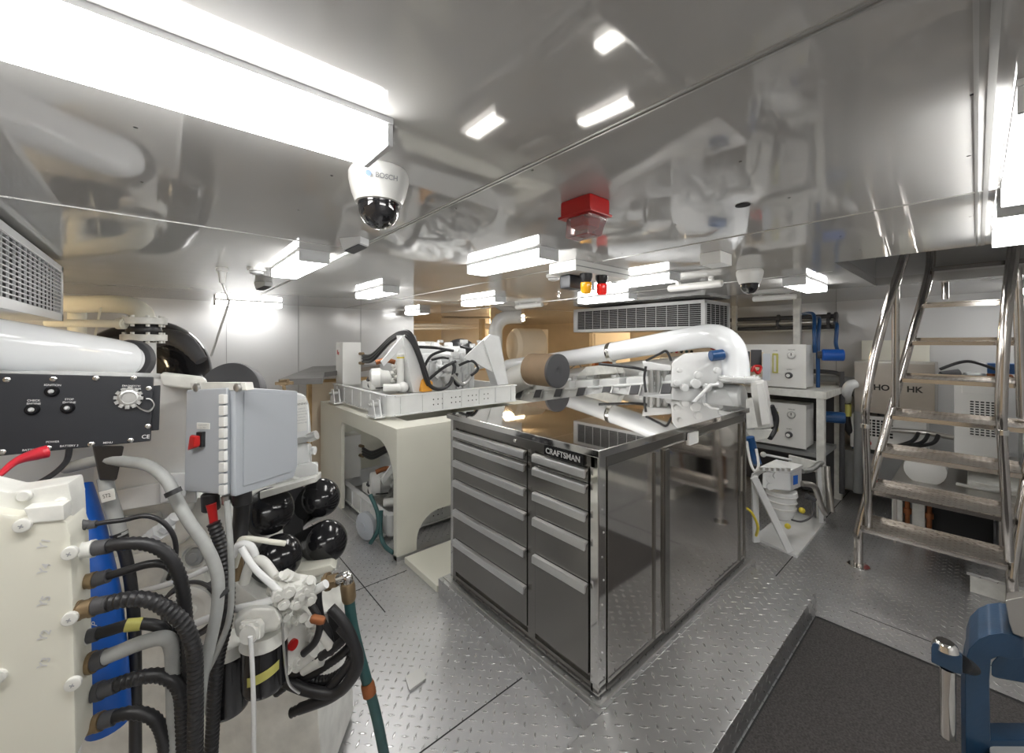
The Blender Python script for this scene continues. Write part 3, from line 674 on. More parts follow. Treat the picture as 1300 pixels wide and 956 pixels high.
# its drain hoses that come down to the floor edge
hose([(470, 628, 3.2), (479, 650, 3.15), (480, 672, 3.1), (470, 690, 3.08)], 2.6, 'hose_green', 'dark green hose curving down to the floor angle inside the stand', D=None)
hose([(484, 648, 3.15), (483, 675, 3.1), (488, 692, 3.05), (499, 702, 3.0)], 2.6, 'hose_green', 'dark green hose hanging by the arch corner inside the stand')
m = MB().lathe(flo(473, 672, .12) + Vector((0, .1, 0)), (-1, -.3, 0), [(0, .11), (.03, .11), (.04, .09), (.05, .04), (.06, .04)], 24)
m.obj('flywheel_cover', 'grey_box', None, label='grey round cover plate low inside the generator stand', cat='cover')

# dark insulated duct top and wooden panel behind
MB().prism([(.72, 3.72, 1.25), (1.03, 3.62, 1.25), (1.24, 4.3, 1.25), (1.60, 4.62, 1.25), (2.4, 5.4, 1.25), (1.42, 5.42, 1.25)], (0, 0, .05), .004).obj('insulated_duct', 'dark_slab', None, label='dark grey insulated duct top running back to the grey end wall', cat='duct')
t = thing('leaning_panel', 'cream board with varnished wooden edge standing behind the generator stand', 'panel', (1.6, 4.72, 0))
MB().box(1.22, 2.3, 4.73, 4.76, 0, 1.16).obj('board', 'beige', t)
m = MB().box(1.19, 1.23, 4.70, 4.77, 0, 1.19, .003).box(1.19, 2.3, 4.70, 4.77, 1.16, 1.19, .003); m.obj('wooden_edge', 'wood', t)

# ================================================================ REAR MAIN ENGINE (x about 3.5-4.5, running away along y)
e2 = thing('marine_engine', 'long white main diesel engine behind the tool cabinet with a row of cylinder covers', 'engine', (4.1, 3.2, 0))
MB().box(3.62, 4.6, 1.95, 5.2, .1, .80, .03).obj('engine_bed', 'white', e2)
# head row, sloping down as it runs back
a0, a1 = at(872, 500, 3.75), at(632, 507, 5.7)
ax = (a1 - a0); Lx = ax.length; axn = ax.normalized(); sd = Vector((axn.y, -axn.x, 0)).normalized()
if sd.x > 0: sd = -sd          # side facing the room
m = MB().obox(a0 + ax * .5 - sd * .16 - UP * .08, ax, sd * .36, UP.cross(Vector((0, 0, 0))) + Vector((0, 0, .34)), .04)
m.obj('cylinder_block', 'white', e2)
for k in range(8):
    f = .06 + k * .125
    c = a0 + ax * f - sd * .10
    h_ = MB().obox(c + UP * .115, axn * (Lx * .10), sd * .26, Vector((0, 0, .16)), .035)
    h_.cyl(c + UP * .19, c + UP * .23, .05, .045, 16, .008).cyl(c + UP * .19 - sd * .14, c + UP * .25 - sd * .14, .03, seg=12)
    h_ = h_.obj('cylinder_head', 'white', e2)
    if k < 7:
        q = MB().obox(c + sd * .165 + UP * .055, axn * .13, (sd * .02), (Vector((0, 0, .12)) - sd * .06), .006).obj('inspection_cover', 'galv', h_)
        MB().obox(c + sd * .172 + UP * .062, axn * .10, (sd * .02), (Vector((0, 0, .09)) - sd * .045), .004).obj('name_plate', 'gasket', h_)
m = MB()
m.tube([a0 + sd * .02 + UP * .12 - axn * .1, a0 + ax * .5 + sd * .02 + UP * .1, a1 + sd * .02 + UP * .1], .018, 10)
m.obj('fuel_rail', 'white', e2)
m = MB().tube([a0 - sd * .35 + UP * .27, a0 + ax * .45 - sd * .35 + UP * .25, a1 - sd * .35 + UP * .22], .10, 18); m.obj('exhaust_manifold', 'white', e2)
# raised bracket on the row
c = a0 + ax * .35 + UP * .24
m = MB().prism([c + axn * -.22, c + axn * -.16 + UP * .10, c + axn * .22 + UP * .10, c + axn * .34], -sd * .12, .004); m.obj('heat_shield', 'white_soft', e2)
# charge air cooler box at the front end
MB().hull([at(851, 492, 3.5), at(918, 491, 3.45), at(918, 452, 3.45), at(905, 446, 3.5), at(868, 449, 3.55), at(853, 459, 3.55), at(870, 448, 4.2), at(918, 450, 4.1), at(918, 490, 4.1), at(858, 490, 4.2)], .02).obj('charge_air_cooler', 'white', e2)
m = MB()
for px, py, r in ((868, 492, 5), (882, 487, 6), (897, 492, 5), (858, 486, 4), (912, 488, 4), (885, 476, 5), (862, 470, 3), (909, 470, 4)):
    c = at(px, py, 3.42); m.lathe(c, -FW, [(0, r * .0068), (.03, r * .0066), (.035, r * .004)], 14)
m.obj('cooler_flanges', 'white', e2, kind='stuff')
MB().hull([at(853, 492, 3.55), at(893, 492, 3.5), at(893, 540, 3.5), at(850, 540, 3.55), at(853, 492, 4.1), at(900, 492, 4.1), at(900, 540, 4.1), at(850, 540, 4.1)], .03).obj('gear_case', 'white', e2)
for k, (px) in enumerate((826, 835, 844)):
    MB().cyl(at(px, 470, 3.9), at(px + 1, 498, 3.9), .028, seg=14).obj('filter_cartridge', 'galv', e2)
MB().hull([at(822, 502, 3.7), at(854, 500, 3.7), at(854, 512, 3.7), at(820, 515, 3.7), at(822, 502, 3.9), at(854, 500, 3.9), at(854, 512, 3.9)], .01).obj('filter_bracket', 'white', e2)
MB().hull([at(815, 458, 3.9), at(852, 464, 3.8), at(852, 471, 3.8), at(818, 470, 3.9), at(815, 458, 4.1), at(852, 464, 4.1), at(852, 471, 4.1)], .01).obj('filter_head', 'white', e2)
MB().tube([at(876, 516, 3.35), at(892, 499, 3.35), at(902, 489, 3.35), at(912, 488, 3.35)], .015, 12, smooth=False).obj('stay_tube', 'white', e2)
# turbo outlet
m = MB().ball(at(918, 510, 3.6), .20, (1.1, .9, .85), 24); m.cyl(at(880, 505, 3.75), at(945, 506, 3.45), .15, .12, 24, .02)
m.cyl(at(896, 506, 3.62), at(901, 506, 3.60), .165, seg=24, bev=.004); m.obj('turbo_housing', 'white', e2)
fc = at(938, 482, 3.38)
fl_ = MB().lathe(fc, (0, 0, 1), [(-.012, .15), (0, .155), (.008, .155), (.008, .145), (.012, .155), (.026, .155), (.03, .13)], 32)
for k in range(10): fl_.cyl(fc + Vector((.135 * math.cos(k * .628), .135 * math.sin(k * .628), -.02)), fc + Vector((.135 * math.cos(k * .628), .135 * math.sin(k * .628), .04)), .010, seg=6)
fl_.obj('flange', 'white', e2)
MB().tube([at(934, 487, 3.42), at(933, 462, 3.44), at(928, 441, 3.48), at(914, 429, 3.55), at(893, 427, 3.7), at(850, 434, 3.95), at(780, 446, 4.45), at(715, 456, 5.0), at(645, 465, 5.7)], [.108] * 5 + [.105, .10, .097, .095], 28).obj('exhaust_pipe', 'pipe_white', e2)
c = at(776, 447, 4.48); d = (at(715, 456, 5.0) - at(780, 446, 4.45)).normalized()
MB().lathe(c, d, [(-.03, .100), (-.03, .108), (.0, .112), (.02, .108), (.02, .1)], 28).obj('pipe_clamp', 'chrome', e2)
MB().tube([c, at(782, 470, 4.48), at(784, 490, 4.45)], .02, 10).obj('clamp_stay', 'white', e2)
# brown air filter
c = at(708, 471, 4.45); f_ = MB().cyl(c, c + Vector((.03, .44, .0)), .185, seg=40, bev=.012).obj('air_filter', 'kraft', e2, label='brown pleated round filter with black end')
MB().lathe(c, (0, -1, 0), [(-.02, .189), (.012, .189), (.018, .175), (.012, .12), (.016, .06), (.004, .03), (.004, .0)], 40).obj('end_cap', 'gasket', f_)
m = MB().tube([at(640, 495, 5.4), at(655, 482, 5.3), at(672, 475, 5.1)], [.13, .17, .15], 18); m.obj('lagged_elbow', 'label', e2)
MB().tube([at(626, 470, 5.9), at(629, 440, 5.9), at(630, 416, 5.9), at(640, 404, 5.9), at(662, 402, 5.9)], .10, 18).obj('water_pipe', 'white', e2)
m = MB(); random.seed(3)
for k in range(46):
    f = random.random(); c = a0 + ax * f + UP * random.uniform(.1, .34) - sd * random.uniform(.25, .6)
    if k % 2: m.tube([c, c + Vector((random.uniform(-.1, .1), random.uniform(-.15, .15), random.uniform(.0, .1))), c + axn * random.uniform(.1, .3)], random.uniform(.008, .018), 8)
    else: m.obox(c, axn * random.uniform(.04, .12), sd * .06, Vector((0, 0, random.uniform(.04, .1))), .006)
m.obj('upper_piping', 'grey_mid', e2, kind='stuff')
for (p, m_) in (((at(875, 455, 3.9), at(908, 451, 3.42)), 'blue'),):
    MB().cyl(at(902, 452, 3.4), at(918, 450, 3.4), .045, seg=16, bev=.004).obj('pump_motor', m_, e2)
MB().cyl(at(904, 440, 3.8), at(914, 443, 3.8), .03, seg=12).obj('valve_wheel', 'red', e2)
MB().tube([at(820, 458, 3.9), at(836, 450, 3.9), at(846, 446, 3.9), at(852, 458, 3.85)], .012, 8).obj('cable', 'black', e2)
MB().tube([at(760, 462, 4.3), at(800, 466, 4.2), at(820, 470, 4.0)], .015, 8).obj('cable', 'black', e2)
MB().tube([at(820, 465, 3.85), at(818, 480, 3.85), at(820, 498, 3.8)], .012, 8).obj('cable', 'black', e2)
# big exhaust reflected pipe at rear and beige equipment
t = thing('switchboard', 'beige switchboard with a row of round buttons behind the engine', 'switchboard', at(860, 450, 5.9))
pl_ = Pl(at(838, 470, 5.9), at(900, 470, 5.6), at(838, 430, 5.9))
MB().hull([pl_.p(x, y, o) for x in (838, 930) for y in (433, 560) for o in (0, -.3)], .005).obj('cabinet', 'beige', t)
for k in range(6):
    MB().lathe(pl_.p(846 + k * 6.4, 446.5), pl_.n, [(0, .022), (.012, .02)], 14).obj('push_button', ('ink', 'ink', 'red', 'ink', 'hose_green', 'ink')[k], t)
for (x0, x1, y0, y1, D, nm, lab, c_) in ((664, 696, 418, 470, 7.0, 'equipment_cabinet', 'beige locker behind the brown pleated filter', 'locker'), (752, 800, 420, 470, 7.2, 'equipment_cabinet', 'dull beige cabinet beneath the ceiling air unit', 'cabinet'), (560, 622, 404, 470, 7.3, 'equipment_cabinet', 'tan cabinet beyond the upper generator', 'cabinet')):
    t = thing(nm, lab, c_, at((x0 + x1) / 2, y1, D))
    pl_ = Pl(at(x0, y1, D), at(x1, y1, D), at(x0, y0, D))
    MB().hull([pl_.p(x, y, o) for x in (x0, x1) for y in (y0, 560) for o in (0, -.3)], .01).obj('carcass', 'beige', t)
    MB().hull([pl_.p(x, y, o) for x in (x0 + 3, x1 - 3) for y in (y0 + 4, y1) for o in (0, .01)], .004).obj('door', 'beige', t)
t = MB().lathe(at(650, 440, 6.0), (1, -.3, 0), [(0, .22), (.05, .27), (.45, .27), (.5, .2)], 28).obj('expansion_tank', 'beige', None, label='beige round tank beside the white pipe elbow at the back', cat='tank')
t = MB().lathe(at(765, 465, 5.6), (-.6, -1, 0), [(0, .16), (.1, .16), (.1, .1), (.16, .1)], 24).obj('blower', 'copper', None, label='rusty brown blower behind the long white pipe', cat='blower')
for k, (p0, p1, r, lb) in enumerate(((at(540, 414, 6.5), at(622, 413, 6.9), .03, 'upper beige pipe under the ceiling of the passage'), (at(530, 418, 6.3), at(622, 416, 6.7), .02, 'lower thin beige pipe crossing the passage'), (at(612, 405, 6.4), at(612, 470, 6.4), .05, 'vertical wooden brown post at the passage'))):
    p0 = Vector((2.83, p0.y, p0.z)) if k < 2 else p0
    MB().cyl(p0, p1, r, seg=14).obj('pipe' if k < 2 else 'post', 'beige' if k < 2 else 'wood', None, label=lb, cat='pipe' if k < 2 else 'post')

# ================================================================ BOX AND CABLES AT THE ENGINE FRONT
t = thing('engine_control_box', 'tall white control box leaning beside the far corner of the tool cabinet', 'control box', at(965, 545, 3.3))
MB().hull([at(952, 484, 3.25), at(969, 482, 3.2), at(980, 542, 3.2), at(958, 546, 3.25), at(956, 484, 3.4), at(974, 484, 3.36), at(984, 542, 3.36), at(962, 546, 3.4)], .01).obj('housing', 'plastic_white', t)
MB().hull([at(960, 487, 3.17), at(967, 486, 3.17), at(977, 538, 3.17), at(967, 540, 3.17), at(960, 487, 3.22), at(967, 486, 3.22), at(977, 538, 3.22), at(967, 540, 3.22)], .006).obj('cover', 'plastic_white', t)
MB().hull([at(947, 507, 3.15), at(955, 505, 3.15), at(962, 543, 3.15), at(948, 545, 3.15), at(947, 507, 3.25), at(955, 505, 3.25), at(962, 543, 3.25), at(948, 545, 3.25)], .006).obj('terminal_cover', 'white_soft', t)
MB().hull([at(945, 545, 3.2), at(981, 545, 3.2), at(975, 556, 3.2), at(957, 560, 3.2), at(945, 545, 3.4), at(981, 545, 3.4), at(960, 558, 3.4)], .006).obj('bracket', 'white_soft', t)
hose([(979, 515, 3.3), (985, 530, 3.3), (983, 545, 3.3), (977, 556, 3.25)], 3.5, 'black', 'black hose curving round the tall white control box')
hose([(952, 555, 3.1), (957, 575, 3.1), (962, 590, 3.05)], 5, 'blue', 'blue cable bundle hanging below the tall white control box', cat='cable')
hose([(948, 560, 3.1), (952, 585, 3.05), (958, 598, 3.0), (963, 590, 3.0), (960, 570, 3.05)], 1.6, 'label', 'white looped cable beside the blue cable bundle', cat='cable')
t = thing('relay_module', 'black relay module with red leads next to the large white pipe flange', 'relay', at(955, 470, 3.7))
MB().hull([at(x, y, D) for x in (944, 952) for y in (446, 470) for D in (3.6, 3.8)], .006).obj('module', 'black_panel', t)
MB().hull([at(x, y, D) for x in (953, 967) for y in (444, 465) for D in (3.7, 3.85)], .006).obj('module', 'gasket', t)
MB().tube([at(956, 466, 3.6), at(962, 474, 3.6), at(966, 466, 3.65), at(958, 465, 3.6), at(954, 472, 3.6)], .012, 8).obj('lead', 'red', t)
MB().hull([at(x, y, D) for x in (968, 978) for y in (449, 483) for D in (3.65, 3.7)], .004).obj('terminal_strip', 'grey_box', t)

# ================================================================ RACK WITH WATERMAKER PANELS
r = thing('pipe_rack', 'light grey steel rack holding the two flow meter panels', 'rack', (4.8, 1.3, 0))
for (x, y) in ((4.5, .90), (4.5, 1.85), (5.2, .90)): MB().box(x, x + .06, y, y + .06, 0, 1.09, .003).obj('post', 'white_soft', r)
MB().box(4.48, 5.28, .88, 1.93, 1.09, 1.155, .004).obj('shelf', 'white_soft', r)
MB().box(4.62, 5.2, .94, 1.88, .52, .56, .004).obj('shelf', 'grey_mid', r)
MB().box(5.22, 5.25, .96, 1.88, .02, 1.08).obj('recess_shade_panel', 'gasket', r)  # dark sheet added for the shade in the recess behind the rack
MB().box(5.45, 5.62, .95, 2.25, .08, .62, .01).obj('recess_shade_box', 'gasket', None, label='dark grey box standing in for the shaded recess by the wall behind the rack', cat='locker')  # added box, its dark colour stands for the shaded recess along the wall
MB().box(4.9, 4.96, 1.18, 1.24, 1.155, CZ, .003).obj('upright', 'white_soft', r)
MB().box(5.35, 5.41, 1.95, 2.0, 1.155, CZ, .003).obj('upright', 'white_soft', r)
def fpanel(z0, z1, label, kn):
    t = thing('flow_panel', label, 'instrument panel', (4.7, 1.3, z0))
    MB().box(4.57, 4.85, 1.055, 1.62, z0, z1, .006).obj('case', 'plastic_white', t)
    MB().box(4.560, 4.571, 1.05, 1.625, z0 - .005, z1 + .005, .003).obj('face', 'plastic_white', t)
    zz = (z0 + z1) / 2
    def lathe_on(y, z, prof, m, nm, par=t): return MB().lathe((4.56, y, z), (-1, 0, 0), prof, 20).obj(nm, m, par)
    g = lathe_on(1.165, zz + .105, [(0, .034), (.016, .034), (.018, .028)], 'galv', 'pressure_gauge'); lathe_on(1.165, zz + .105, [(.018, .027), (.0185, .027)], 'label', 'dial', g)
    MB().box(4.539, 4.541, 1.162, 1.168, zz + .10, zz + .125).obj('needle', 'ink', g)
    fm = MB().box(4.545, 4.562, 1.275, 1.325, zz - .075, zz + .12, .006).obj('flow_meter', 'lab_yel', t); MB().box(4.541, 4.546, 1.29, 1.31, zz - .06, zz + .10).obj('tube', 'label', fm)
    k = lathe_on(1.185, zz - .09, [(0, .03), (.02, .03), (.03, .02), (.03, .012), (.04, .012)], 'gasket', 'selector_knob'); lathe_on(1.185, zz - .09, [(.04, .016), (.042, .016)], 'label', 'knob_cap', k)
    for (y, z, s) in ((1.165, zz + .155, 'PRESSURE'), (1.30, zz + .145, 'FLOW'), (1.185, zz - .035, 'SAMPLE')): text(s, .013, 'ink', (4.5595, y, z), (0, -1, 0), (0, 0, 1), t, 'caption')
    b = MB().box(4.545, 4.562, 1.40, 1.56, zz - .12, zz + .13, .01).obj('controller', 'beige' if kn else 'grey_box', t)
    for j in range(3): MB().box(4.540, 4.546, 1.425, 1.455, zz - .09 + j * .07, zz - .055 + j * .07).obj('switch', 'ink', b)
    return t
fpanel(1.17, 1.575, 'white flow meter panel with round gauge on the upper shelf of the rack', True)
fpanel(.60, 1.005, 'white flow meter panel with round gauge on the lower shelf of the rack', False)
# pipes above
for k, (z, x, m_) in enumerate(((1.88, 5.42, 'gasket'), (1.82, 5.40, 'galv'), (1.765, 5.42, 'gasket'), (1.73, 5.3, 'galv'))):
    t = thing('header_pipe', ['topmost dark header pipe under the ceiling above the rack', 'bright steel header pipe second from the ceiling above the rack', 'dark header pipe third from the ceiling above the rack', 'lowest thin steel header pipe above the rack'][k], 'pipe', (x, 1.5, z))
    MB().cyl((x, .98, z), (x, 2.25, z), .024 if k != 3 else .012, seg=14).obj('tube', m_, t)
    if k != 3:
        for y in (.97, 1.03, 1.5): MB().cyl((x, y, z), (x, y + .028, z), .042, seg=20, bev=.004).obj('coupling', 'gasket', t)
t = thing('feed_pump', 'bright blue feed pump motor on the rack beside the upper flow panel', 'pump', (4.8, .9, 1.4))
c = Vector((4.75, .97, 1.48)); MB().cyl(c, c + Vector((.05, -.16, 0)), .055, seg=24, bev=.008).obj('motor', 'blue2', t)
MB().cyl(c + Vector((-.01, .03, 0)), c, .035, seg=18).obj('pump_head', 'gasket', t)
t = thing('feed_pump', 'bright blue pump motor half hidden beside the lower flow panel', 'pump', (4.8, .9, .9))
c = Vector((4.85, 1.0, .88)); MB().cyl(c, c + Vector((.05, -.18, 0)), .055, seg=24, bev=.008).obj('motor', 'blue', t)
for k, pts in enumerate(([(5.2, 1.1, 1.86), (4.95, 1.03, 1.82), (4.85, 1.02, 1.6), (4.85, 1.02, 1.16)], [(5.2, .95, 1.80), (5.0, .9, 1.76), (4.95, .9, 1.6), (4.9, .88, 1.53)], [(5.1, 1.2, 1.9), (4.95, 1.08, 1.88), (4.8, 1.04, 1.7), (4.8, 1.035, 1.5)])):
    MB().tube(pts, .017, 10).obj('blue_hose', 'blue', None, label=['blue hose dropping behind the upper flow panel edge', 'short blue hose bending down into the blue pump motor', 'blue hose looping closest to the flow panel gauge'][k], cat='hose')
for k, (x, y, z0, z1, rr, lb) in enumerate(((5.25, .78, .1, 1.2, .035, 'thick dark grey drain pipe with elbow beside the rack'), (5.35, .62, .15, 1.05, .028, 'thinner dark grey pipe between rack and steel box'), (5.1, .88, .1, 1.28, .022, 'dark pipe running up close against the rack post'))):
    MB().tube([(x, y, z0), (x, y, z1 - .08), (x, y + .02, z1), (x, y + .12, z1 + .02), (x, y + .35, z1 + .02)], rr, 14, res=5).obj('drain_pipe', 'gasket' if k != 0 else 'grey_mid', None, label=lb, cat='pipe')
for k, (x, y, z) in enumerate(((5.2, .7, .62), (5.2, .62, .25))):
    MB().lathe((x + .1, y, z), (-1, 0, 0), [(0, .02), (.1, .02), (.1, .03), (.12, .03), (.12, .012), (.15, .012)], 12).obj('stop_valve', 'red', None, label=['upper small red valve knob beside the grey pipes', 'lower small red valve knob near the floor by the wall'][k], cat='valve')

# ================================================================ FUEL SEPARATOR ON ITS WHITE FRAME
t = thing('fuel_separator', 'white fuel separator on a triangular white frame on the floor behind the cabinet', 'fuel separator', flo(1000, 680))
b = [flo(956, 684), flo(1012, 709), flo(1048, 664), flo(1000, 650)]
MB().prism(b, (0, 0, .02), .003).obj('base_plate', 'white', t)
def strip(m, a, c, w, D, D2=None): 
    a, c = at(*a), at(*c); d = (c - a); u = d.cross(FW).normalized(); m.obox((a + c) / 2, d, u * w, FW * .02, .003); return m
m = MB(); strip(m, (958, 604, 3.02), (960, 688, 3.1), .045, 0); strip(m, (957, 606, 3.0), (1003, 700, 2.95), .05, 0); strip(m, (955, 605, 3.02), (975, 592, 3.3), .04, 0); m.obj('frame', 'white', t)
MB().hull([at(1037, 585, 3.42), at(1042, 585, 3.42), at(1046, 664, 3.42), at(1040, 664, 3.42), at(1034, 585, 3.55), at(1040, 664, 3.5)], .003).obj('frame', 'white', t)
MB().hull([at(x, y, D) for x, y in ((968, 600), (1003, 597), (1004, 624), (967, 620)) for D in (2.98,)] + [at(x, y, 3.25) for x, y in ((985, 592), (1018, 592), (1018, 618))], .012).obj('filter_head', 'white', t)
MB().hull([at(x, y, D) for x, y in ((965, 592), (1005, 597), (1005, 601), (965, 598)) for D in (2.97,)] + [at(x, y, 3.27) for x, y in ((985, 583), (1020, 590), (1020, 594))], .004).obj('lid', 'white', t)
MB().lathe(at(992, 622, 3.12), (0, 0, -1), [(0, .10), (.02, .105), (.05, .095), (.16, .088), (.20, .075), (.225, .04)], 28).obj('bowl', 'white', t)
MB().hull([at(x, y, D) for x, y in ((1001, 577), (1039, 586), (1038, 600), (1001, 592)) for D in (3.4, 3.6)], .01).obj('valve_body', 'white_soft', t)
MB().hull([at(x, y, 2.96) for x, y in ((1007, 604), (1013, 603), (1013, 614), (1007, 616))] + [at(x, y, 2.98) for x, y in ((1007, 604), (1013, 614))]).obj('sticker', 'blue2', t)
for q in ((975, 607), (975, 616), (983, 602)): MB().lathe(at(q[0], q[1], 3.0), -FW, [(0, .028), (.03, .026)], 14).obj('plug', 'white', t)
MB().tube([at(970, 577, 3.3), at(995, 582, 3.35), at(1004, 584, 3.4)], .010, 10).obj('lever', 'white', t); 
MB().ball(at(969, 577, 3.3), .022).obj('lever_knob', 'label', t)
MB().tube([at(1018, 598, 3.25), at(1030, 596, 3.3), at(1042, 588, 3.4), at(1046, 592, 3.4)], .02, 12).obj('fuel_pipe', 'galv', t)
MB().tube([at(1018, 614, 3.2), at(1034, 618, 3.2), at(1042, 640, 3.25), at(1048, 652, 3.3)], .022, 12).obj('fuel_pipe', 'box_steel', t)
MB().tube([at(1050, 592, 3.5), at(1052, 620, 3.45), at(1056, 650, 3.4)], .022, 12).obj('fuel_pipe', 'box_steel', t)
MB().tube([at(1022, 632, 3.1), at(1032, 638, 3.1), at(1030, 655, 3.05), at(1018, 662, 3.0), at(1005, 660, 3.0)], .007, 8).obj('drain_hose', 'gasket', t)
MB().lathe(at(1024, 629, 3.1), RT + UP * -.6, [(0, .018), (.07, .02)], 12).obj('drain_handle', 'gasket', t)
MB().ball(at(1018, 648, 3.05), .022).obj('drain_valve', 'yellow', t); MB().ball(at(1000, 668, 2.95), .02).obj('drain_valve', 'yellow', t)
hose([(948, 645, 2.95), (955, 652, 2.95), (962, 668, 2.95), (960, 680, 3.0)], 1.6, 'yellow', 'thin yellow cable lying on the floor behind the cabinet', cat='cable')

m = MB()
for k in range(6): q = at(966 + k * 7.0, 596.5 + k * .3, 2.97); m.cyl(q, q + UP * .02, .012, seg=6)
m.obj('lid_bolts', 'galv', t, kind='stuff')
m = MB()
for k in range(3): m.lathe(at(992, 626 + k * 8, 3.12), (0, 0, -1), [(0, .104 - k * .003), (.006, .107 - k * .004), (.012, .103 - k * .003)], 28)
m.obj('bowl_ring', 'plastic_white', t)
# ================================================================ MACHINERY BEHIND THE STAIR
t = thing('steel_cabinet', 'brushed steel cabinet with black letters on the wall behind the stair', 'cabinet', (5.3, .5, .915))
MB().box(5.2, 5.6, .245, .80, .915, 1.415, .006).obj('case', 'box_steel', t)
MB().box(5.196, 5.2, .25, .795, 1.40, 1.412).obj('lip', 'galv', t)
for s, y in (('HO', .60), ('HK', .375)): text(s, .075, 'ink', (5.199, y, 1.165), (0, -1, 0), (0, 0, 1), t, 'lettering', bold=.03)
MB().box(5.58, 5.64, .30, .80, 1.40, 1.62, .004).obj('wall_panel', 'cream', None, label='cream wall panel showing above the brushed steel cabinet', cat='panel')
def vent(name, label, x, y0, y1, z0, z1, dep, gy0, gy1, gz0, gz1, ny, nz, m_='plastic_white'):
    t = thing(name, label, 'vented cabinet', (x + dep / 2, (y0 + y1) / 2, z0))
    MB().box(x, x + dep, y0, y1, z0, z1, .008).obj('case', m_, t)
    MB().box(x - .004, x + .001, gy0, gy1, gz0, gz1).obj('vent_recess', 'dark', t)
    grid_face(MB(), Vector((x - .006, gy1, gz0)), (0, -1, 0), gy1 - gy0, (0, 0, 1), gz1 - gz0, ny, nz, .008, .006).obj('vent_grille', m_, t)
    return t
vent('vented_unit', 'low white vented unit beneath the brushed steel cabinet', 5.25, .30, .84, .55, .88, .3, .52, .80, .68, .85, 9, 6)
vent('vented_unit', 'tall white vented converter cabinet behind the middle stair treads', 4.75, -.15, .12, .625, 1.30, .5, -.12, .04, .88, 1.15, 6, 14)
vent('vented_unit', 'white vented converter at the far side of the stair, next to its handrail', 4.75, -.50, -.22, .625, 1.25, .5, -.48, -.26, .7, 1.1, 7, 14)
MB().box(4.74, 4.9, -.10, .08, 1.2, 1.29, .008).obj('terminal_box', 'plastic_white', None, label='small white terminal box fixed on the tall vented cabinet', cat='terminal box')
t = thing('pump_skid', 'white and steel pump skid low behind the stair treads', 'pump', (4.9, .1, 0))
MB().box(4.4, 5.3, -.9, .45, .42, .50, .01).obj('tray', 'box_steel', t)
MB().box(4.6, 5.2, -.85, .05, .5, .555, .01).box(4.5, 4.95, -.9, -.1, .08, .42, .015).obj('tank', 'white_soft', t)
for (y0_, y1_, z1_) in ((.40, .47, .40), (.27, .35, .42)): MB().box(4.6, 4.9, y0_, y1_, .03, z1_, .02).obj('pump_body', 'white_soft', t)
for y_ in (.375, .25): MB().cyl((4.62, y_, .03), (4.62, y_, .42), .016, seg=12).cyl((4.62, y_, .2), (4.62, y_, .24), .026, seg=12).obj('riser_pipe', 'copper', t)
MB().box(4.66, 5.2, -.08, .24, .02, .41, .004).obj('recess_shade_block', 'dark', t, label='black block standing in for the dark recess under the stair')  # solid block, the recess darkness is put into its black colour
MB().box(4.42, 4.46, -.12, -.10, .0, .42).obj('leg', 'box_steel', t); MB().box(4.42, 4.46, .42, .44, .0, .42).obj('leg', 'box_steel', t)
MB().lathe((4.50, .27, .60), (1, 0, 0), [(0, .05), (.02, .12), (.3, .12), (.34, .07)], 24).obj('motor', 'plastic_white', t)
for k, y in enumerate((-.15, -.25, -.40)): MB().tube([(4.48, y, .45), (4.46, y - .02, .3), (4.48, y, .12)], .015, 10).obj('pipe', 'copper' if k == 0 else 'galv', t)
MB().tube([(4.5, .1, .54), (4.45, -.05, .55), (4.5, -.3, .58), (4.55, -.6, .56)], .012, 8).obj('cable', 'label', t)
for k in range(3): MB().box(4.48, 4.495, -.35 - k * .14, -.27 - k * .14, .30, .37, .003).obj('sticker', 'blue2', t)
t = thing('pipe_manifold', 'grey pipe manifold with three black hoses beneath the steel cabinet', 'manifold', (5.1, .3, .75))
MB().tube([(5.15, .55, .78), (5.1, .3, .80), (5.1, .1, .79), (5.1, .02, .84), (5.1, .03, .92)], .022, 12).obj('pipe', 'box_steel', t)
for k in range(3): MB().tube([(5.08, .34 - k * .06, .8), (5.05, .38 - k * .06, .72), (5.1, .5 - k * .03, .64)], .015, 8).obj('hose', 'black', t)
MB().box(5.0, 5.5, -.9, .12, .56, .62, .01).obj('steel_tray', 'box_steel', None, label='flat steel tray carrying the vented cabinets behind the stair', cat='tray')
m = MB(); random.seed(11)
t = thing('valve_assembly', 'dark valve assembly with small motors above the vented cabinets', 'valves', (4.9, -.3, 1.3))
for k in range(7):
    y = .2 - k * .13; z = 1.28 + random.uniform(0, .08)
    MB().cyl((4.9, y, z), (4.9 + random.uniform(-.05, .1), y - .11, z + random.uniform(-.02, .03)), random.uniform(.03, .055), seg=14, bev=.006).obj('valve', ('gasket', 'grey_mid', 'copper', 'box_steel')[k % 4], t)
MB().tube([(4.8, .2, 1.38), (4.8, .05, 1.45), (4.8, -.1, 1.39)], .012, 8).obj('cable', 'black', t)
MB().box(4.8, 4.95, -.20, -.05, 1.36, 1.44, .01).obj('blue_motor', 'blue', t)
